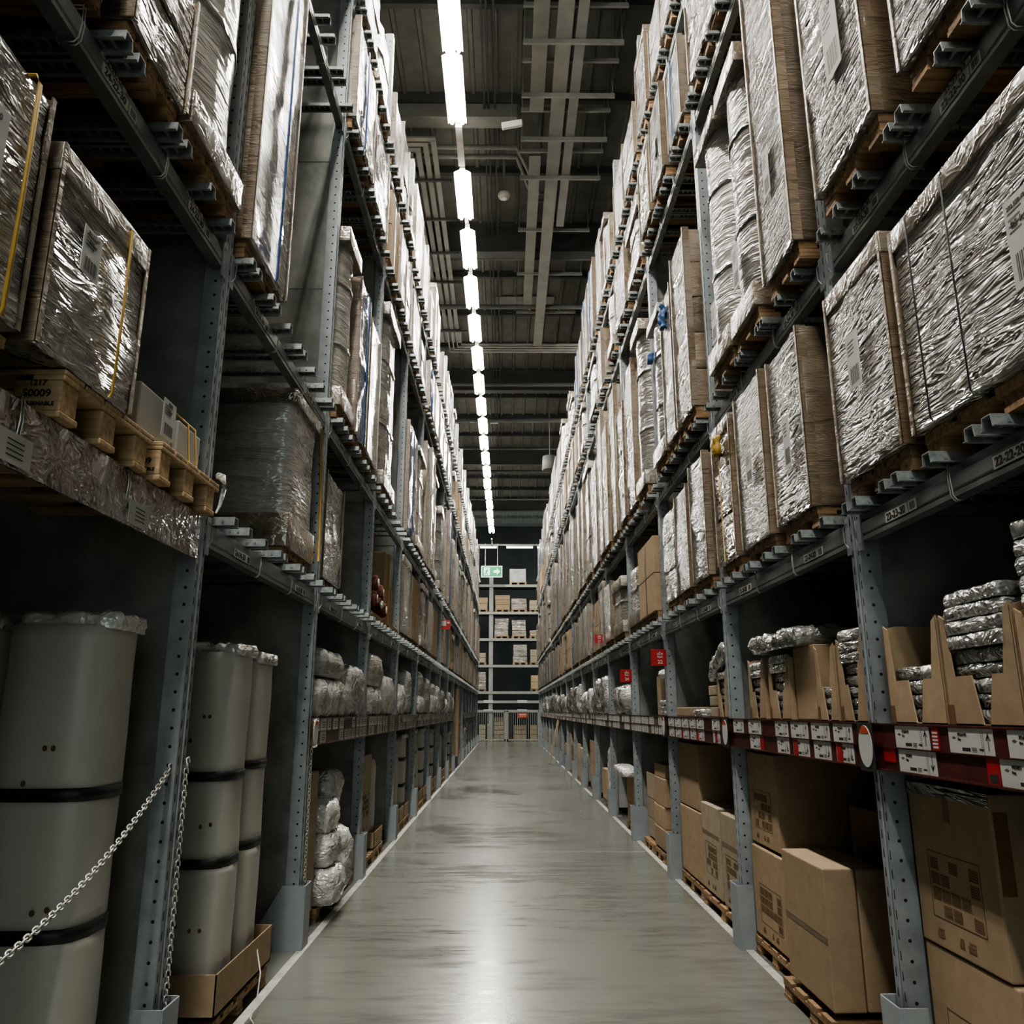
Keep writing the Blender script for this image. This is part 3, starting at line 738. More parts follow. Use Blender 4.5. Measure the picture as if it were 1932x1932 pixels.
# left, second level, fourth bay: heap of rust rolls, low pallets, upright cartons
for q in range(4):
    y = 8.42 + q * .53
    pallet('L', -.0, y, y + .48, 2.467, f'rust coloured rolls, {ORD[q]} of four in the fourth left bay')
for q, (y, zz, rz) in enumerate(((8.6, 2.72, .1), (8.95, 2.70, -.2), (9.0, 2.84, .2), (9.3, 2.68, 0), (8.65, 2.9, 0))):
    t = thing('rust_textile_roll', f'rust and white plaid textile roll, {["lowest near", "middle lying", "upper tilted", "far lying", "topmost upright"][q]} in the heap on the left rack', 'textile roll', (XL + .02, y, zz), rz)
    MB().tube([(-.5, 0, 0), (-.03, 0, 0), (.0, 0, 0)], [.085, .09, .07], 12).build('roll', M['plaid'], t)
    MB().tube([(.001, 0, 0), (.012, 0, 0)], [.05, .03], 10).build('white_core', M['whitebag'], t)
load('L', 0, 9.55, 9.95, .85, 'bare', 'tall narrow brown carton tied in yellow, fourth left bay', zb=2.57, pallet_on=False, near=True, strap=((.1, 'yellow', .008),))
load('L', 0, 10.0, 10.38, .5, 'bare', 'shorter brown carton beside the yellow tied one, fourth left bay', zb=2.57, pallet_on=False, near=True)

# ------------------------------------------------------------------ big cartons on the floor, right
def carton(label, x0, x1, y0, y1, z0, z1, mat='card', seam=True, printed=True, name='cardboard_carton', side='R', panel=None, taped=False, lidline=None, group=None, smallprint=True):
    """a closed box; x0 is the aisle face for the right rack"""
    t = thing(name, label, 'carton', ((x0 + x1) / 2, (y0 + y1) / 2, z0), 0, group)
    hx, hy, h = (x1 - x0) / 2, (y1 - y0) / 2, z1 - z0
    MB().box(-hx, hx, -hy, hy, 0, h).build('box_body', M[mat], t, bevel=.007)
    f = -hx if side == 'R' else hx; s = -1 if side == 'R' else 1
    def face(ya, yb, za, zb, e=.0012): return (min(f, f + s * e), max(f, f + s * e), min(ya, yb), max(ya, yb), za, zb)
    if seam:
        zz = h * (lidline if lidline else .5)
        MB().box(*face(-hy + .01, hy - .01, zz - .012, zz + .012, .0015)).build('tape', M['tape'], t)
        MB().box(*face(-hy + .004, hy - .004, zz + .014, zz + .017, .0018)).build('flap_gap', M['cardshade'], t)
    if printed:
        mb = MB(); pw, ph = hy * 1.0, min(h * .42, .24); yc = s * 0; zc = h * .38
        ya, yb = -pw * .62, pw * .62
        for (a, b2, c, d) in ((ya, yb, zc + ph / 2, zc + ph / 2 + .003), (ya, yb, zc - ph / 2, zc - ph / 2 + .003), (ya, ya + .003, zc - ph / 2, zc + ph / 2), (yb - .003, yb, zc - ph / 2, zc + ph / 2)): mb.box(*face(a, b2, c, d))
        rr = random.Random(len(label))
        for i in range(5):
            for j in range(4):
                if rr.random() < .28: continue
                a = ya + .015 + i * (yb - ya - .02) / 5; c = zc - ph / 2 + .012 + j * (ph - .02) / 4
                for q in range(5): mb.box(*face(a, a + (yb - ya) / 5 - .014, c + q * .009, c + q * .009 + .006))
        mb.build('printed_panel', M['print'], t)
        mb = MB()
        for a, w in ((-.10, .05), (-.02, .03), (.12, .05)):
            mb.box(*face(a * hy / .3, a * hy / .3 + w, h * .06, h * .06 + .022)); mb.box(*face(a * hy / .3, a * hy / .3 + w * .8, h * .06 + .028, h * .06 + .034))
        mb.build('printed_marks', M['print'], t)
    if taped:
        MB().box(*face(-.02, .02, h - .13, h + .001, .0016)).build('tape', M['tape'], t)
        MB().box(*face(-hy, hy, h - .045, h + .0005, .0020)).build('top_tape', M['filmbrown'], t)
        MB().box(-hx * .98, -hx + .06, -hy - .0016, -hy, h * .45, h * .9).build('corner_tape', M['tape'], t)
    return t
carton('large taped carton with a printed panel under the red price rail, upper of two', 1.70, 2.72, 2.985, 3.575, .655, 1.262, printed=True, seam=False, taped=True)
carton('large carton at the bottom right, under the taped one', 1.705, 2.72, 2.96, 3.575, .13, .648, seam=False)
pallet('R', .07, 2.96, 3.58, .002, 'two large cartons at the bottom right')
carton('square brown carton high in the second right bay, its printed side out', 1.69, 2.3, 5.30, 5.88, .69, 1.275, seam=False)
carton('brown carton with print just above the pallet, second right bay', 1.675, 2.3, 5.16, 5.86, .125, .672, seam=False)
pallet('R', .05, 5.13, 5.88, .002, 'two printed cartons of the second right bay')
carton('upright narrow carton with a taped waist standing in front, second right bay', 1.575, 1.735, 4.30, 4.92, .14, .785, printed=False, lidline=.48)
carton('plain carton right behind the narrow taped one, second right bay', 1.742, 1.90, 4.305, 4.92, .14, .78, printed=False, seam=False, mat='card')
carton('dim brown carton deep behind the narrow ones, second right bay', 2.0, 2.7, 4.35, 4.95, .13, 1.02, mat='cardshade', printed=False)  # shadow deep in the bay is put into its darker card colour
pallet('R', -.06, 4.12, 5.0, .002, 'narrow upright cartons, second right bay')
t = thing('leaning_carton_board', 'long flat brown carton leaning deep in the second right bay', 'carton', (2.80, 5.4, .01)); MB().box(-.04, .04, -.3, .3, 0, 1.2).build('box_body', M['cardgrey'], t, rot=(0, R(-13), 0), bevel=.005)
carton('tall carton with a curved corner, upper, third right bay far end', 1.68, 2.2, 7.36, 8.16, .70, 1.26, printed=False, seam=False)
carton('tall carton below the curved one, third right bay far end', 1.67, 2.2, 7.30, 8.14, .12, .69, printed=False, seam=False)
pallet('R', .04, 7.3, 8.15, .002, 'tall cartons at the far end of the third right bay')
carton('grey brown carton with lid seam and dots, third right bay middle', 1.665, 2.2, 6.68, 7.26, .125, .80, mat='cardgrey', lidline=.66)
carton('grey brown carton with lid seam, nearest on the floor of the third right bay', 1.665, 2.2, 6.06, 6.62, .125, .785, mat='cardgrey', lidline=.66)
pallet('R', .03, 6.05, 7.25, .002, 'two lidded cartons of the third right bay')
t = thing('leaning_carton_board', 'long flat carton slanting deep in the third right bay', 'carton', (2.80, 6.6, .02)); MB().box(-.03, .03, -.35, .35, 0, 1.25).build('box_body', M['cardgrey'], t, rot=(0, R(-10), 0), bevel=.005)
names = ['bottom', 'second', 'third', 'topmost']
for j, (za, zb, oy) in enumerate(((.125, .33, 0), (.335, .55, .02), (.555, .84, -.01), (.845, .985, .02))):
    carton(f'brown carton, {names[j]} of the stack in the fourth right bay', 1.66 + .01 * j, 2.2, 8.95 + oy, 9.55 + oy, za, zb, printed=False, seam=False)
    if j < 3: carton(f'brown carton, {names[j]} of the farther stack in the fourth right bay', 1.70, 2.2, 9.62, 10.2, za, zb, printed=False, seam=False, mat='cardgrey')
pallet('R', .03, 8.95, 9.6, .002, 'nearer carton stack, fourth right bay')
pallet('R', .03, 9.65, 10.2, .002, 'farther carton stack, fourth right bay')
carton('tall dim carton in the near corner of the fourth right bay', 1.85, 2.4, 8.36, 8.86, .02, 1.2, mat='cardshade', printed=False, seam=False)
carton('orange brown carton under the white bag, fifth right bay', 1.66, 2.2, 11.0, 11.6, .36, .72, printed=False, seam=False)
carton('lower orange brown carton, fifth right bay', 1.66, 2.2, 11.0, 11.6, .12, .355, printed=False, seam=False)
carton('slim tall carton beside the fourth guard, fifth right bay', 1.67, 2.0, 10.72, 10.9, .02, 1.0, printed=False, seam=False)
pallet('R', .03, 11.0, 11.65, .002, 'orange brown cartons, fifth right bay')
def blob(name, label, cat, x, y, z, sx, sy, sz, mat, seed, amp=.03, r=.10, cell=.03, fs=9, group=None, rot=(0, 0, 0), ridged=True, tail=None):
    t = thing(name, label, cat, (x, y, z), 0, group)
    MB().lump(-sx / 2, sx / 2, -sy / 2, sy / 2, 0, sz, cell, r, amp, fs, seed, ridged=ridged).build('bag_body' if 'bag' in name else 'body', M[mat], t, rot=rot)
    if tail:
        tx, ty, tz = tail
        MB().tube([(tx * .5, ty * .5, sz * .8), (tx * .8, ty * .8, sz * .8 + tz * .5), (tx, ty, sz * .8 + tz)], [.06, .035, .06], 7).build('gathered_end', M[mat], t)
    return t
blob('plastic_bag', 'flat white plastic bag draped on the orange brown cartons, fifth right bay', 'bag', 1.75, 11.3, .722, .5, .95, .10, 'whitebag', 2, .02, .05)
blob('wrapped_roll', 'white plastic covered upright roll, sixth right bay', 'roll', 1.80, 13.4, .12, .3, .6, .9, 'whitebag', 5, .015, .12)
pallet('R', .03, 13.1, 13.8, .002, 'white covered roll, sixth right bay')
carton('brown carton low beside the white covered roll, sixth right bay', 1.66, 2.1, 14.0, 14.5, .12, .6, printed=False, seam=False)
for j in range(4): carton(f'brown carton, {names[j]} of the stack in the seventh right bay', 1.66, 2.1, 15.7, 16.5, .12 + j * .22, .335 + j * .22, printed=False, seam=False)
for n in range(7, 16):
    y = UY(n) + .2
    for q in range(rnd.choice([2, 3])):
        L = rnd.uniform(.4, .6); h = rnd.uniform(.5, 1.0)
        if rnd.random() < .6: carton(f'brown carton on the floor, {ORD[n]} right bay, {POS[q]}', 1.66, 2.2, y, y + L, .12, .12 + h, printed=False, seam=rnd.random() < .5, mat=rnd.choice(['card', 'cardgrey']))
        else: blob('wrapped_roll', f'pale wrapped roll on the floor, {ORD[n]} right bay, {POS[q]}', 'roll', 1.82, y + L / 2, .12, .34, L, h, 'rollwrap', n + q, .015, .12)
        pallet('R', .03, y, y + L, .002, f'{POS[q]} goods on the floor, {ORD[n]} right bay')
        y += L + .12
t = thing('leaning_plank', 'long brown board leaning out of the right rack far down the aisle', 'board', (1.30, 25.2, .01)); MB().box(-.03, .03, -.12, .12, 0, 1.3).build('board', M['cardgrey'], t, rot=(R(0), R(13), 0), bevel=.004)

# ------------------------------------------------------------------ cut display cartons with bagged cushions on the right lower shelf
ZS = RZ1 + .006
def display_carton(label, y0, y1, h, hx=.42, x0=1.635):
    """open fronted tray carton: notched front, tall sloping sides, back"""
    t = thing('display_carton', label, 'carton', (x0, (y0 + y1) / 2, ZS), 0)
    w = (y1 - y0) / 2; th = .006
    left = [(-w, 0), (-.03, 0), (-.075, .17), (-w + .08, .17), (-w + .035, h * .95), (-w, h)]
    right = [(w, 0), (.03 - .02, 0), (.05, .17), (w - .06, .17), (w - .035, h * .95), (w, h)]
    mb = MB(); mb.prism(left, 0, th, 'x'); mb.prism(right, 0, th, 'x'); mb.build('notched_front', M['card'], t)
    for s in (-1, 1):
        mb = MB(); mb.prism([(0, 0), (hx, 0), (hx, h * .98), (.05, h), (0, h * .96)], s * w - th / 2, s * w + th / 2, 'y'); mb.build('side_wall', M['card'], t)
    MB().box(hx, hx + th, -w, w, 0, h).build('back_wall', M['cardshade'], t)
    MB().box(0, hx, -w, w, 0, .004).build('bottom', M['card'], t)
    MB().box(-.0015, 0, -.02 + w * .92, w, .0, .07).build('tape', M['tape'], t)
    return t
def cushions(where, y0, y1, n, x0=1.65, hx=.40, th=.055, mat='crinkle', z=ZS + .006, grp=None):
    for i in range(n):
        a = .0 if i < 5 else -.02
        t = thing('bagged_cushion', f'bagged cushion, {"topmost" if i == n - 1 else ORD[i] + " from below"}, in the {where}', 'cushion', (x0 + a + hx / 2, (y0 + y1) / 2 + rnd.uniform(-.006, .006), z + i * th), rnd.uniform(-.03, .03), grp)
        MB().lump(-hx / 2, hx / 2, -(y1 - y0) / 2, (y1 - y0) / 2, 0, th * .98, .026, .02, .005, 13, rnd.uniform(0, 40), ridged=True, rz=.022).build('bag', M[mat], t)
display_carton('cut open display carton nearly empty at the first big right upright', 3.06, 3.50, .405)
cushions('near empty display carton at the first right upright', 3.10, 3.47, 4)
display_carton('cut open display carton of dark bagged cushions, middle of the first right bay', 2.60, 3.04, .40)
cushions('middle display carton of the first right bay', 2.64, 3.00, 9, th=.052)
display_carton('cut open display carton at the right edge, cushions piled over its top', 2.12, 2.58, .37)
cushions('overfilled display carton at the right edge', 2.16, 2.54, 11, th=.058, hx=.42)
display_carton('cut open display carton with a pale tall stack, just behind the first big upright', 3.73, 4.02, .39)
cushions('pale tall stack behind the first big right upright', 3.75, 3.99, 8, th=.053, mat='filmgrey')
display_carton('narrow display carton almost empty, second right bay', 4.06, 4.32, .38)
cushions('narrow almost empty display carton, second right bay', 4.09, 4.29, 3)
carton('tall closed brown carton among the display cartons, second right bay', 1.66, 2.1, 4.38, 4.70, ZS, ZS + .40, printed=False, seam=False)
display_carton('display carton under a loose clear bag, second right bay', 4.74, 5.10, .36)
cushions('bag topped display carton, second right bay', 4.77, 5.07, 7, th=.053)
blob('plastic_bag', 'loose clear plastic bag lying over two display cartons, second right bay', 'bag', 1.78, 4.85, ZS + .40, .4, .85, .10, 'crinkle', 3, .03, .05, .04, 9)
display_carton('display carton with a square window, farthest of the second right bay', 5.20, 5.52, .38)
cushions('farthest display carton, second right bay', 5.23, 5.49, 7, th=.05, mat='filmgrey')
display_carton('slim display carton with stacked cushions at the start of the third right bay', 6.08, 6.36, .36)
cushions('slim display carton of the third right bay', 6.11, 6.33, 6, th=.055)
blob('plastic_bag', 'pointed clear bag tilting off the slim display carton, third right bay', 'bag', 1.78, 6.28, ZS + .37, .34, .5, .12, 'crinkle', 8, .03, .06, .04, 9, rot=(R(-24), 0, 0))
for j in range(3):
    carton(f'small pale printed box, {["lowest", "middle", "topmost"][j]} of the crooked pile, third right bay', 1.68, 1.9, 6.50 + .02 * j, 6.78 + .02 * j, ZS + j * .085, ZS + .078 + j * .085, mat='cardgrey', printed=False, seam=False, name='small_box')
blob('plastic_bag', 'small flat grey packet beside the crooked box pile, third right bay', 'packet', 1.75, 6.95, ZS, .3, .3, .06, 'crinkle', 9, .012, .03)
carton('low flat brown box alone on the shelf, third right bay', 1.66, 1.95, 7.25, 8.05, ZS, ZS + .08, printed=False, seam=False, name='flat_box')
carton('open brown carton standing beside the red 22 sign', 1.68, 2.0, 8.95, 9.15, ZS, ZS + .42, printed=False, seam=False, mat='card')
carton('tall carton covered by a hanging bag, fourth right bay', 1.75, 2.1, 8.45, 8.75, ZS, ZS + .40, printed=False, seam=False)
blob('plastic_bag', 'white bag hanging over a tall carton, fourth right bay', 'bag', 1.82, 8.6, ZS + .38, .34, .44, .08, 'whitebag', 10, .03, .04)
cushions('low silver pile, fourth right bay', 8.42, 8.72, 3, x0=1.62, hx=.12, th=.05)
blob('plastic_bag', 'big crumpled clear bag bulging over the rail, fifth right bay', 'bag', 1.80, 11.7, ZS, .45, 1.1, .40, 'crinkle', 11, .06, .18, .05, 5)
blob('plastic_bag', 'dark grey bag hanging above the crumpled one, fifth right bay', 'bag', 2.05, 12.1, ZS + .56, .3, .7, .16, 'filmgrey', 12, .04, .1)
for n in range(5, 15):
    y = UY(n) + .2; q = 0
    while y < UY(n + 1) - .5:
        L = min(rnd.uniform(.3, .7), UY(n + 1) - .16 - y); h = rnd.uniform(.28, .62)
        blob('plastic_bag', f'crumpled pale bag on the lower shelf, {ORD[n]} right bay, {ORD[q]} from the near upright', 'bag', 1.78, y + L / 2, ZS, .4, L, h, rnd.choice(['crinkle', 'crinkle', 'whitebag', 'filmgrey']), n * 3.3 + q, .06, .12, .06, 5)
        y += L + rnd.uniform(.03, .2); q += 1

# ------------------------------------------------------------------ left rack, floor
def strapped_bundle(label, x, y, w, d, h, z, straps, marks=True, lean=0.):
    """tall round cornered wrapped bundle; x = aisle side"""
    t = thing('wrapped_mattress_bundle', label, 'wrapped bundle', (x - w / 2, y + d / 2, z), 0)
    edges = [0] + [s for s in straps] + [h]
    for a, b2 in zip(edges[:-1], edges[1:]):
        MB().lump(-w / 2, w / 2, -d / 2, d / 2, a + .002, b2 - .002, .05, .11, .006, 2.4, a + x, rz=.008).build('wrapped_segment', M['mattress'], t, rot=(0, 0, 0))
    for s in straps:
        MB().lump(-w / 2 - .006, w / 2 + .006, -d / 2 - .006, d / 2 + .006, s - .026, s + .026, .04, .115, .003, 3, s, rz=.004).build('black_band', M['strap'], t)
    MB().lump(-w / 2 + .03, w / 2 + .01, -d / 2 + .04, d / 2 - .03, h - .02, h + .04, .025, .03, .022, 14, x * 9, ridged=True).build('gathered_top', M['whitebag'], t)
    if marks:
        mb = MB()
        for i, (mx_, mz) in enumerate(((.05, .30), (.10, .30), (-.02, .32), (.06, .78), (.11, .79), (-.03, 1.2), (.06, 1.32), (.03, 1.32))):
            if mz > h: continue
            yy = -d / 2 - .0075
            mb.poly([(mx_ + .009 * math.cos(q * math.pi / 4), yy, mz + .011 * math.sin(q * math.pi / 4)) for q in range(8)])
        for i in range(5):
            mb.box(-w / 2 + .10, -w / 2 + .13, -d / 2 - .009, -d / 2 - .007, .5 + i * .016, .51 + i * .016)
        mb.build('printed_marks', M['print'], t)
    return t
strapped_bundle('tall white wrapped bundle with two black bands behind the chain, first left bay', -1.475, 3.0, .40, .34, 1.77, .10, [.70, 1.16])
strapped_bundle('tall white wrapped bundle at the left picture edge, deeper in the first left bay', -1.90, 3.0, .38, .34, 1.77, .10, [.70, 1.16], marks=False)
strapped_bundle('tall white banded bundle just past the first left upright', -1.425, 4.34, .36, .36, 1.66, .20, [.60, 1.02])
strapped_bundle('tall white banded bundle standing behind the one past the first left upright', -1.43, 4.76, .36, .36, 1.64, .20, [.62, 1.05])
strapped_bundle('white banded bundle deep in the second left bay', -1.84, 4.55, .36, .36, 1.64, .20, [.62, 1.05], marks=False)
def tray(label, x0, x1, y0, y1, z0, h, side='L'):
    t = thing('cardboard_tray', label, 'tray', ((x0 + x1) / 2, (y0 + y1) / 2, z0)); hx, hy = abs(x1 - x0) / 2, (y1 - y0) / 2
    MB().box(-hx, hx, -hy, hy, 0, .008).build('tray_bottom', M['card'], t)
    for a in ((-hx, -hx + .006, -hy, hy), (hx - .006, hx, -hy, hy), (-hx, hx, -hy, -hy + .006), (-hx, hx, hy - .006, hy)):
        MB().box(*a, 0, h).build('tray_wall', M['card'], t)
    return t
tray('brown cardboard tray holding the white banded bundles, second left bay', -2.3, -1.385, 4.28, 5.22, .13, .19)
pallet('L', -.01, 4.28, 5.22, .002, 'tray of white banded bundles, second left bay')
pallet('L', .06, 2.9, 3.5, .002, 'tall white bundle, first left bay')
t = thing('plastic_tie', 'clear plastic strip trailing from the tray to the floor line, second left bay', 'tie', (-1.37, 4.75, 0))
MB().tube([(-.02, .2, .26), (.05, .05, .18), (.07, -.05, .10), (.06, -.12, .02), (.09, -.16, .006)], .004, 5).build('strip', M['whitebag'], t)
# third left bay
carton('slim pale tall carton beside the wing shaped guard, third left bay', -1.9, -1.455, 6.14, 6.56, .10, 1.10, mat='cardgrey', printed=False, seam=False, side='L')
blob('wrapped_roll', 'big white bagged roll, topmost of the floor pile, third left bay', 'roll', -1.66, 7.15, .80, .5, .44, .26, 'whitebag', 21, .024, .09, .022, 13)
blob('wrapped_roll', 'white bagged roll with twisted end, second from top of the pile, third left bay', 'roll', -1.62, 6.88, .62, .5, .42, .24, 'whitebag', 22, .024, .09, .022, 13)
blob('wrapped_roll', 'white bagged roll third from the top of the floor pile, third left bay', 'roll', -1.60, 6.86, .38, .5, .46, .24, 'whitebag', 23, .024, .09, .022, 13)
blob('wrapped_roll', 'white bagged roll lowest of the floor pile, third left bay', 'roll', -1.54, 6.82, .12, .52, .5, .26, 'whitebag', 24, .03, .12)
blob('plastic_bag', 'crumpled bag spilling beside the floor pile, third left bay', 'bag', -1.50, 7.30, .10, .34, .32, .50, 'whitebag', 25, .045, .12)
tray('empty brown tray at the far end of the third left bay', -2.1, -1.43, 7.52, 8.1, .12, .17)
pallet('L', .02, 6.6, 8.1, .002, 'bagged rolls and the empty tray, third left bay')
# mid shelf of left rack
for n, items in {2: [(6.20, 7.30, .30, 0, 'crinkle'), (6.25, 7.15, .22, .31, 'filmgrey'), (7.4, 8.1, .46, 0, 'crinkle')], 3: [(8.5, 9.3, .30, 0, 'whitebag'), (8.5, 9.4, .34, .31, 'filmgrey'), (9.5, 10.3, .45, 0, 'crinkle')],
                 4: [(10.8, 11.4, .40, 0, 'crinkle'), (11.6, 12.1, .62, 0, 'filmgrey')], 5: [(13.2, 14.1, .3, 0, 'crinkle'), (13.3, 13.9, .38, .31, 'filmgrey'), (14.3, 15.0, .62, 0, 'filmgrey')],
                 6: [(15.5, 16.4, .36, 0, 'whitebag'), (15.6, 16.2, .2, .37, 'whitebag'), (16.6, 17.2, .55, 0, 'crinkle')], 7: [(17.9, 18.6, .5, 0, 'filmgrey'), (18.8, 19.5, .34, 0, 'crinkle')], 8: [(20.2, 21.0, .5, 0, 'filmgrey'), (21.2, 21.9, .4, 0, 'whitebag')]}.items():
    for q, (a, b2, h, dz, mt) in enumerate(items):
        mt = 'whitebag' if mt == 'crinkle' else 'milkfilm' if mt == 'filmgrey' else mt
        blob('wrapped_roll', f'bagged pale roll, {"upper" if dz else "lower"}, {ORD[q]} item on the lower shelf, {ORD[n]} left bay', 'roll', -1.605 - dz * .05, (a + b2) / 2, ZS + dz, .44, b2 - a, h, mt, n * 5 + q, .030, .13, .035, 7)
# floor of the further left bays
for n in range(3, 16):
    y = UY(n) + .22; q = 0
    while y < UY(n + 1) - .75:
        if 22.7 < y < 24.3 or 26.0 < y < 29.4: y += .3; continue
        L = rnd.uniform(.36, .6); h = rnd.uniform(.75, 1.12); kk = rnd.random(); lb = f'{ORD[n]} left bay, {ORD[q]} from the near upright'
        if n == 3 and q == 0: carton('big greyish printed carton, fourth left bay', -2.0, -1.46, y, y + .62, .3, 1.1, mat='cardgrey', side='L', seam=False); L = .62
        elif kk < .45:
            t = strapped_bundle(f'white banded roll bundle on the floor, {lb}', -1.46, y, .3, L - .04, h, .17, [h * .35, h * .7], marks=False)
        elif kk < .75:
            blob('wrapped_roll', f'tall white wrapped roll leaning on the floor, {lb}', 'roll', -1.62, y + L / 2, .17, .26, L * .6, h, 'mattress', n + q, .01, .09, .07)
        else:
            carton(f'brown carton on the floor, {lb}', -2.0, -1.46, y, y + L, .13, .13 + h * .5, printed=False, seam=True, side='L')
        if kk < .75: tray(f'brown cardboard tray, {lb}', -2.1, -1.42, y - .03, y + L + .02, .105, .17)
        pallet('L', .0, y - .03, y + L + .02, .002, f'floor goods, {lb}')
        y += L + .14; q += 1
carton('very tall slim brown carton standing at the aisle edge, far left', -1.75, -1.36, 23.5, 24.1, .3, 2.15, printed=False, seam=False, side='L')
blob('plastic_bag', 'pile of white bags at the aisle edge beyond the tall slim carton', 'bag', -1.62, 28.0, 0, .4, 1.0, 1.1, 'whitebag', 60, .08, .15, .08, 4)

# ------------------------------------------------------------------ chains
def chain(label, pts, link=.030, wire=.0038):
    t = thing('steel_chain', label, 'chain', pts[0]); o0 = Vector(pts[0]); pts = [Vector(p) - o0 for p in pts]
    L = [0]
    for a, b2 in zip(pts[:-1], pts[1:]): L.append(L[-1] + (b2 - a).length)
    def at(s):
        for i in range(len(L) - 1):
            if s <= L[i + 1]: return pts[i].lerp(pts[i + 1], (s - L[i]) / (L[i + 1] - L[i]))
        return pts[-1]
    mb = MB(); step = link * .78; n = int(L[-1] / step)
    for i in range(n):
        a, b2 = at(i * step), at(i * step + link); d = (b2 - a).normalized(); c = (a + b2) / 2
        s1 = d.cross(Vector((1, 0, 0)) if abs(d.x) < .8 else Vector((0, 1, 0))).normalized(); s2 = d.cross(s1)
        sd = (s1 + s2).normalized() if i % 2 else (s1 - s2).normalized()
        hw = link * .30; hl = link * .5 - hw
        loop = [c + d * (hl + hw * math.sin(R(t2))) + sd * hw * math.cos(R(t2)) for t2 in (0, 45, 90, 135, 180)] + [c - d * (hl + hw * math.sin(R(t2))) - sd * hw * math.cos(R(t2)) for t2 in (0, 45, 90, 135, 180)]
        mb.tube(loop, wire, 4, closed=True)
    mb.build('links', M['chain'], t)
    MB().tube([(0, .03, .0), (.0, .015, .022), (0, -.008, .016), (.003, -.01, -.008), (0, .0, -.02)], .0045, 5).build('hook', M['chain'], t)
    return t
a, b2 = Vector((-1.43, 3.585, 1.31)), Vector((-1.345, 1.9, .86))
pts = [tuple(a.lerp(b2, i / 24) - Vector((0, 0, .30 * 4 * (i / 24) * (1 - i / 24) * .42))) for i in range(25)]
chain('bright steel chain sagging across the front of the first left bay', pts)
chain('steel chain hanging straight down the first left upright', [(-1.395, 3.68, 1.33), (-1.39, 3.68, .02)])
chain('steel chain hanging down the second left upright', [(-1.395, UY(2) + .03, 1.30), (-1.39, UY(2) + .03, .38)], .03)

t = thing('rear_mesh', 'grey wire grid closing the back of the third left bay', 'mesh panel', (-2.72, 7.14, 0))
mb = MB()
for i in range(19): mb.box(-.004, .004, -1.0 + i * .11, -.994 + i * .11, .2, 2.25)
for i in range(19): mb.box(-.004, .004, -1.0, 1.0, .2 + i * .114, .206 + i * .114)
mb.build('wire_grid', M['duct'], t)
for z in (1.02, 2.2): MB().box(-.02, .02, -1.02, 1.02, z, z + .06).build('cross_bar', M['beam'], t)
for y in (-.98, .0, .98): MB().box(-.02, .02, y - .03, y + .03, 0, 2.3).build('stile', M['beam'], t)

# ------------------------------------------------------------------ lamps
XLAMP, ZLAMP = -.80, 10.85
def make_lamp():
    t = thing('batten_lamp', 'x', 'lamp'); L = 1.40
    MB().box(-.045, .045, -L / 2 - .03, L / 2 + .03, .055, .13).build('housing', M['lampbody'], t)
    MB().prism([(-.15, .0), (-.05, .052), (.05, .052), (.15, .0), (.145, .004), (.05, .058), (-.05, .058), (-.145, .004)], -L / 2, L / 2, 'y').build('reflector', M['lampbody'], t)
    for s in (-1, 1):
        MB().tube([(s * .085, -L / 2, .0), (s * .085, -L / 2 + .05, 0), (s * .085, L / 2 - .05, 0), (s * .085, L / 2, 0)], [.022, .034, .034, .022], 10).build('tube', M['tube'], t)
    return t
lamp0 = make_lamp(); ys = [-6.8 + 1.78 * i for i in range(8)] 
ys = [-6.05, -4.5, -2.97, -1.42, .13, 1.68, 3.23, 4.78, 6.33, 7.56, 9.03, 10.50, 13.12, 14.92] + [14.92 + 1.775 * i for i in range(1, 16)]
for i, y in enumerate(ys):
    lb = f'lit twin tube ceiling lamp, {"over or behind the viewer" if y < 8 else ORDU[min(17, i - 9)] + " of the row along the aisle" if i - 9 < 17 else "far down the row over the aisle, lamp " + str(i - 8)}'
    if i == 0: lamp0.location = (XLAMP, y, ZLAMP); lamp0['label'] = lb; lamp0['group'] = 'lamps over the aisle'
    else: copy_tree(lamp0, (XLAMP + .012 * math.sin(i * 2.1), y, ZLAMP), 0, lb, 'lamps over the aisle')
tag(MB().box(XLAMP - .035, XLAMP + .035, -8, 42.3, ZLAMP + .13, ZLAMP + .19).build('lamp_rail', M['lampbody']), 'long pale rail that carries the row of ceiling lamps', 'lamp rail')
tag(MB().box(XLAMP - .055, XLAMP + .055, 11.32, 12.3, ZLAMP + .03, ZLAMP + .13).build('blank_rail_cover', M['lampbody']), 'unlit pale cover filling the gap in the lamp row', 'rail cover')

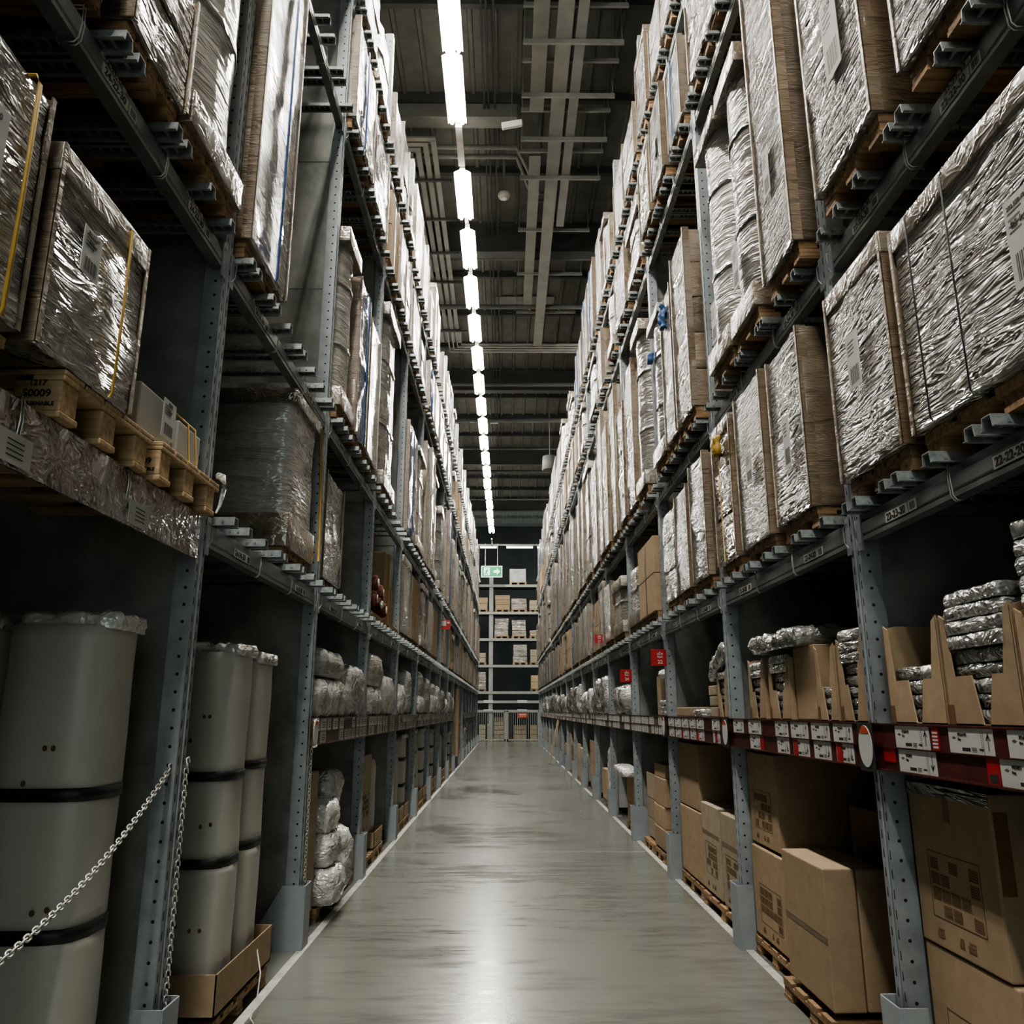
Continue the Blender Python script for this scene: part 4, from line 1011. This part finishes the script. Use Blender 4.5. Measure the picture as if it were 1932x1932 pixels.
# ------------------------------------------------------------------ things under the ceiling
def slab(name, label, cat, boxes, mat, group=None):
    mb = MB()
    for b_ in boxes: mb.box(*b_)
    return tag(mb.build(name, mat), label, cat, group)
slab('cable_tray', 'wide flat grey cable tray running along the aisle, right of the lamps', 'cable tray', [(.75, .99, -2, 21.0, 11.60, 11.66)], M['duct'])
slab('cable_tray', 'narrower flat cable tray beside the wide one, right of the lamps', 'cable tray', [(1.05, 1.21, -2, 15.2, 11.60, 11.66)], M['duct'])
slab('cable_tray', 'short flat cable tray ending with a dot, nearest to the lamps', 'cable tray', [(.39, .63, -2, 11.85, 11.62, 11.66)], M['duct'])
slab('cable_tray', 'flat cable tray starting beyond the junction, right of the lamps', 'cable tray', [(.42, .64, 13.1, 19.0, 11.72, 11.76)], M['duct'])
for i, y in enumerate([9.25, 10.25, 11.36, 12.42, 13.5]):
    slab('trapeze_hanger', f'steel cross bar under the cable trays, {ORD[i]} of the lower bars', 'hanger', [(.24, 1.80, y - .02, y + .02, 11.50, 11.58), (.26, .275, y - .008, y + .008, 11.58, CZ), (1.76, 1.775, y - .008, y + .008, 11.58, CZ)], M['duct'], 'hangers of the cable trays')
for i, y in enumerate([9.75, 10.8, 11.9, 12.95, 15.5, 17.3, 19.2]):
    slab('trapeze_hanger', f'steel cross bar above the cable trays, {ORD[i]} of the upper bars', 'hanger', [(.24, 1.80, y - .02, y + .02, 11.68, 11.75), (.26, .275, y - .008, y + .008, 11.7, CZ), (1.76, 1.775, y - .008, y + .008, 11.7, CZ)], M['duct'], 'hangers of the cable trays')
for i in range(4):
    x = -1.78 - i * .155
    t = thing('cable_tray', f'slim flat tray left of the lamps, {ORD[i]} from the lamps', 'cable tray', (0, 0, 0), 0, 'slim trays left of the lamps')
    MB().box(x + .36, x + .46, 12.8 + .14 * i, 21.2, 11.80, 11.84).build('tray_run', M['duct'], t)
    MB().box(-2.9, x + .46, 12.72 + .14 * i, 12.82 + .14 * i, 11.80, 11.84).build('tray_branch', M['duct'], t)
for i, y in enumerate((13.9, 15.2, 16.5, 17.8, 19.1, 20.4)):
    slab('trapeze_hanger', f'thin cross bar carrying the slim left trays, {ORD[i]}', 'hanger', [(-2.3, -1.1, y - .02, y + .02, 11.74, 11.79)], M['girder'], 'hangers of the slim trays')
slab('air_duct', 'broad pale duct crossing the aisle above the lamps', 'duct', [(-2.9, .18, 12.55, 12.85, 12.12, 12.40)], M['duct'])
for i, y in enumerate((13.16, 13.42)):
    t = thing('ceiling_pipe', f'pale pipe crossing under the broad duct and bending right, {"nearer" if i == 0 else "farther"}', 'pipe')
    MB().tube([(-2.9, y, 11.95), (.18, y, 11.95), (.66 - .1 * i, y + 1.25, 11.85), (.9, y + 1.25, 11.85)], .045, 8).build('pipe_run', M['duct'], t)
PY = [(21.3 + .16 * i, -1.3 - .12 * i) for i in range(4)]
for i, (y, x) in enumerate(PY):
    t = thing('ceiling_pipe', f'slim pipe turning off the left trays across the aisle, {ORD[i]} of four', 'pipe', (0, 0, 0), 0, 'four pipes crossing the aisle'); MB().tube([(x, 20.4, 11.8), (x, y, 11.8), (2.9, y, 11.8)], .04, 8).build('pipe_run', M['duct'], t)
for i, (y, z, r) in enumerate(((16.9, 11.9, .07), (18.9, 11.7, .06), (24.0, 11.7, .06), (27.0, 11.6, .09), (30.5, 11.7, .05), (34.0, 11.8, .07), (38.0, 11.6, .05))):
    t = thing('ceiling_pipe', f'dark sprinkler pipe across the aisle, {ORD[i]} beyond the broad duct', 'pipe'); MB().tube([(-2.9, y, z), (2.9, y, z)], r, 8).build('pipe_run', M['girder'], t)
for i, x in enumerate((-.42, -.34, -.22)):
    t = thing('conduit', f'thin conduit running along the ceiling right of the lamps, {ORD[i]}', 'conduit', (0, 0, 0), 0, 'conduits beside the lamps'); MB().tube([(x, -2, 12.3), (x, 40, 12.3)], .018, 6).build('conduit_run', M['girder'], t)
t = thing('dome_detector', 'round pale dome on a rod below the ceiling pipes', 'detector', (-.06, 13.6, 11.25))
MB().tube([(0, 0, .02), (0, 0, 1.35)], .022, 8).build('rod', M['duct'], t)
MB().tube([(0, 0, -.10), (0, 0, -.08), (0, 0, -.03), (0, 0, .02), (0, 0, .04)], [.05, .10, .125, .10, .03], 14).build('dome', M['lampbody'], t)
t = thing('wireless_unit', 'tilted white box hanging on a thin rod beside the lamps', 'hanging box', (.08, 11.4, 11.0))
MB().box(-.17, .17, -.05, .05, -.05, .05).build('case', M['white'], t, rot=(R(20), R(-12), 0), bevel=.01)
MB().tube([(0, 0, .05), (0, 0, 1.55)], .008, 6).build('rod', M['duct'], t)
t = thing('emergency_unit', 'small pale box on a rod further along the ceiling', 'hanging box', (-.45, 27.2, 11.6))
MB().box(-.14, .14, -.05, .05, -.05, .05).build('case', M['white'], t, bevel=.01); MB().tube([(-.1, 0, .05), (-.1, 0, .95)], .01, 6).build('rod', M['duct'], t)
t = thing('hanging_lantern', 'dark cylindrical shade hanging from the ceiling on the right', 'ceiling fitting', (1.55, 27.5, 9.9))
MB().tube([(0, 0, 0), (0, 0, .01), (0, 0, .5), (0, 0, .52)], [.26, .28, .26, .1], 16).build('shade', M['girder'], t); MB().tube([(0, 0, .5), (0, 0, 2.6)], .02, 6).build('rod', M['duct'], t)
slab('roof_panel', 'pale rectangular panel set in the ceiling far down', 'ceiling panel', [(-.3, 1.3, 19.9, 20.5, CZ - .06, CZ - .05)], M['duct'])

# ------------------------------------------------------------------ signs
def rack_sign(num, x, y, z, lb, s=.155):
    t = thing('rack_number_sign', lb, 'sign', (x, y, z)); MB().box(-s / 2, s / 2, -.004, .004, -s / 2, s / 2 + .008).build('plate', M['red'], t, bevel=.002)
    if num:
        text('sign_text', 'แร็ค', .036, (.012, -.006, .042), (R(90), 0, 0), M['white'], t, bold=.0006)
        text('sign_text', 'Rack', .028, (.012, -.006, .012), (R(90), 0, 0), M['white'], t, bold=.0008)
        text('sign_text', num, .050, (.012, -.006, -.040), (R(90), 0, 0), M['white'], t, bold=.0012)
    MB().box(s / 2 - .004, s / 2 + .012, -.002, .002, -.02, .02).build('bracket', M['steel'], t)
    return t
rack_sign('22', 1.545, UY(3) - .06, 2.068, 'larger red sign numbered 22 above the open carton, right rack')
rack_sign('24', 1.545, UY(4) - .06, 1.985, 'second red sign, numbered 24, above the crumpled clear bag')
rack_sign('26', 1.47, UY(5) - .06, 2.66, 'small red sign high on the fifth upright of the right rack', .13)
t = rack_sign('', -1.31, 17.54, 3.36, 'red and white fire point sign sticking out of the left rack', .20)
mb = MB(); mb.box(-.095, .0, -.006, -.0045, -.02, .09); mb.box(.02, .08, -.006, -.0045, .03, .07); mb.build('white_symbol', M['white'], t)
t = thing('exit_sign', 'green lit exit sign with running figure and arrow at the aisle end', 'exit sign', (-.80, 43.0, 8.87))
W2, H2 = .575, .31
MB().box(-W2, W2, 0, .06, -H2, H2).build('frame', M['exitwhite'], t)
MB().box(-W2 + .045, W2 - .045, -.004, 0, -H2 + .045, H2 - .045).build('green_face', M['exitglow'], t)
def flat(pts, y=-.008, sx=1): return [(p[0] * sx, y, p[1]) for p in pts]
mb = MB()
mb.prism([(.10, -.07), (.28, -.07), (.28, -.19), (.46, .0), (.28, .19), (.28, .07), (.10, .07)], -.010, -.005, 'y'); mb.build('arrow', M['exitwhite'], t)
MB().box(-.42, -.10, -.008, -.004, -.21, .21).build('doorway', M['exitwhite'], t)
mb = MB()
for a_, b_, w_ in (((-.25, .06), (-.30, -.06), .035), ((-.30, -.06), (-.22, -.13), .024), ((-.22, -.13), (-.20, -.20), .022), ((-.30, -.06), (-.36, -.14), .024), ((-.36, -.14), (-.41, -.15), .02), ((-.25, .05), (-.17, .0), .02), ((-.26, .05), (-.34, .02), .02)):
    mb.tube([(a_[0], -.012, a_[1]), (b_[0], -.012, b_[1])], w_, 6)
mb.tube([(-.235, -.02, .125), (-.235, -.004, .125)], .036, 12); mb.build('running_figure', M['exitglow'], t)
for x in (-.35, .32): MB().tube([(x, .03, H2), (x, .03, 1.55)], .018, 6).build('hanger_rod', M['lampbody'], t)

# ------------------------------------------------------------------ far end: gate and cross rack
t = thing('mesh_gate', 'double metal gate of thin vertical bars closing the aisle end', 'gate', (0, 43.25, 0))
for gi, (x0, x1) in enumerate(((-1.62, -.03), (.03, 1.72))):
    lf = MB(); r = .035
    for a_ in ((x0, x0 + .07, .05, 1.55), (x1 - .07, x1, .05, 1.55)): lf.box(a_[0], a_[1], -.03, .03, a_[2], a_[3])
    lf.box(x0, x1, -.03, .03, .05, .12); lf.box(x0, x1, -.03, .03, 1.48, 1.55); leaf = lf.build('gate_leaf', M['duct'], t)
    n = 15
    mb = MB()
    for i in range(1, n): x = x0 + (x1 - x0) * i / n; mb.box(x - .012, x + .012, -.01, .01, .1, 1.5)
    mb.build('bar_infill', M['duct'], leaf)
for x in (-1.66, 0, 1.76): MB().box(x - .03, x + .03, -.04, .04, 0, 1.62).build('gate_post', M['duct'], t)
t = thing('gate_notice', 'red notice with white lines on the right gate leaf', 'sign', (.86, 43.19, 1.32)); MB().box(-.25, .25, -.01, 0, -.13, .12).build('plate', M['orange'], t)
mb = MB(); mb.box(-.17, .17, -.014, -.01, .02, .07); mb.box(-.17, .17, -.014, -.01, -.04, -.02); mb.build('white_lettering', M['white'], t)
YE = 43.95
for i, x in enumerate((-3.75, -.83, 2.1)):
    tag(MB().box(x - .11, x + .11, YE, YE + .1, 0, 9.1).build('rack_post', M['duct']), f'grey post of the cross rack at the aisle end, {["left", "middle", "right"][i]} one', 'rack post')
EL = [1.60, 2.08, 2.56, 3.95, 5.36, 6.80, 8.30]
for i, z in enumerate(EL):
    t = thing('cross_rack_shelf', f'shelf of the cross rack at the aisle end, {ORD[i]} from the floor', 'rack beam', (0, YE - .02, z), 0)
    MB().box(-3.8, 3.8, -.05, 0, -.14, 0).build('front_face', M['duct'], t)
    MB().box(-3.8, 3.8, 0, 1.2, -.12, -.10).build('deck', M['darksheet'], t)
    if i < 2: 
        for q in range(7):
            if q % 2 == 0: MB().box(-3 + q * .9, -2.5 + q * .9, -.07, -.05, -.12, .02).build('paper_tag', M['white'], t)
def XE(px): return (px - 955) * .02935
ei = 0
EW = ['first', 'second', 'third', 'fourth', 'fifth', 'sixth', 'seventh', 'eighth', 'ninth', 'tenth', 'eleventh', 'twelfth', 'thirteenth', 'fourteenth']
for li_, a, b2, h, kd in ((6, .18, 1.12, .75, 'filmgrey'), (5, -1.9, -1.02, .65, 'card'), (5, -.62, .2, .78, 'card'), (5, .27, 1.12, .60, 'filmbrown'), (5, 1.26, 1.9, .5, 'cardgrey'), (4, -.65, .14, .95, 'filmbrown'), (4, .29, 1.09, .86, 'filmbrown'), (4, 1.26, 1.9, .3, 'cardgrey'),
                          (3, -1.9, -1.08, .5, 'cardgrey'), (3, .35, 1.14, .95, 'filmbrown'), (3, 1.26, 1.95, .68, 'cardgrey'), (2, -1.9, -1.08, .88, 'filmbrown'), (2, 1.3, 1.95, .7, 'card')):
    z = EL[li_]
    pt = thing('wooden_pallet', f'small far pallet on the cross rack, {EW[ei]} counted from the top left', 'pallet', ((a + b2) / 2, YE, z)); w = (b2 - a) / 2
    MB().box(-w, w, -.05, .7, .10, .14).build('top_deck', M['wood'], pt)
    for x in (-w + .06, 0, w - .06): MB().box(x - .06, x + .06, -.04, .68, .0, .10).build('block', M['wood'], pt)
    t = thing('far_pallet_load', f'boxed goods on the cross rack, {EW[ei]} counted from the top left', 'pallet load', ((a + b2) / 2, YE, z + .142))
    nl = 1 if kd == 'filmgrey' else 3 if h > .7 else 2
    for q in range(nl): MB().box(-w + rnd.uniform(0, .04), w - rnd.uniform(0, .04), -.05 + rnd.uniform(0, .02), .7, h * q / nl, h * (q + 1) / nl - .012).build('carton', M[kd], t, bevel=.01)
    ei += 1
for i, (x0, x1, h, kd) in enumerate(((-1.45, -1.1, .75, 'cardgrey'), (-1.0, -.86, .8, 'cardgrey'), (-.64, -.12, 1.15, 'cardgrey'), (.42, 1.05, .72, 'card'), (1.28, 1.65, .72, 'card'))):
    t = thing('carton_stack', f'pale stacked cartons on the floor behind the gate, {ORD[i]} from the left', 'carton stack', ((x0 + x1) / 2, 44.3, .1))
    nl = max(2, int(h / .2))
    for q in range(nl): MB().box(-(x1 - x0) / 2, (x1 - x0) / 2, 0, .6, h * q / nl, h * (q + 1) / nl - .02).build('carton', M[kd], t, bevel=.008)
    t = thing('wooden_pallet', f'pallet on the floor behind the gate, {ORD[i]} from the left', 'pallet', ((x0 + x1) / 2, 44.3, 0)); w = (x1 - x0) / 2
    MB().box(-w, w, 0, .6, .06, .1).build('top_deck', M['wood'], t)
    for x in (-w + .05, w - .05): MB().box(x - .04, x + .04, 0, .6, 0, .06).build('block', M['wood'], t)
for i, (x0, x1) in enumerate(((-2.9, -1.55), (-1.49, -.52), (-.02, 1.49), (1.7, 3.0))):
    t = thing('cross_lamp', f'thin lit tube lamp across the aisle end, {ORD[i]} from the left', 'lamp', (0, 43.9, 10.38)); MB().box(x0, x1, -.05, .05, .04, .10).build('housing', M['lampbody'], t); MB().tube([(x0 + .03, 0, 0), (x1 - .03, 0, 0)], .035, 8).build('tube', M['tubefar'], t)
slab('cross_lamp_rail', 'pale rail across the aisle end that carries the thin lamps', 'lamp rail', [(-3.6, 3.6, 43.85, 43.95, 10.48, 10.56), (-.82, -.76, 42.3, 43.9, 10.5, 10.56)], M['duct'])

for s, L in pal.values():
    for ch in list(s.children): bpy.data.objects.remove(ch)
    bpy.data.objects.remove(s)

bpy.context.view_layer.update(); dg = bpy.context.evaluated_depsgraph_get()
fonts = [(o, bpy.data.meshes.new_from_object(o.evaluated_get(dg))) for o in sc.objects if o.type == 'FONT']
for o, me in fonts:
    n = o.name; q = bpy.data.objects.new('lettering', me); C.objects.link(q); q.parent = o.parent
    q.location = o.location; q.rotation_euler = o.rotation_euler; q.scale = o.scale; bpy.data.objects.remove(o); q.name = n

# ------------------------------------------------------------------ light and camera
WORLD = .75
w = bpy.data.worlds.new('world'); sc.world = w; w.use_nodes = True
bg = w.node_tree.nodes['Background']; bg.inputs[0].default_value = (.84, .97, .92, 1); bg.inputs[1].default_value = WORLD
cam = bpy.data.cameras.new('camera'); co = bpy.data.objects.new('camera', cam); C.objects.link(co); sc.camera = co
f = 1515.; th = math.atan(375 / f); ps = math.atan(11 / f * math.cos(th))
cam.sensor_width = 36; cam.sensor_fit = 'HORIZONTAL'; cam.lens = f / 1932 * 36; cam.clip_end = 200; cam.clip_start = .05
co.location = (0, 0, H); co.rotation_euler = Euler((R(90) + th, 0, -ps), 'XYZ')
sc.cycles.max_bounces = 6; sc.cycles.diffuse_bounces = 3; sc.cycles.glossy_bounces = 3; sc.cycles.transmission_bounces = 2
sc.cycles.use_denoising = True; sc.cycles.use_adaptive_sampling = True; sc.cycles.adaptive_threshold = .025; sc.cycles.sample_clamp_indirect = 6; sc.cycles.sample_clamp_direct = 0
sc.cycles.caustics_reflective = False; sc.cycles.caustics_refractive = False
sc.view_settings.view_transform = 'AgX'; sc.view_settings.look = 'AgX - Medium High Contrast'; sc.view_settings.exposure = 1.1; sc.view_settings.gamma = 1.0
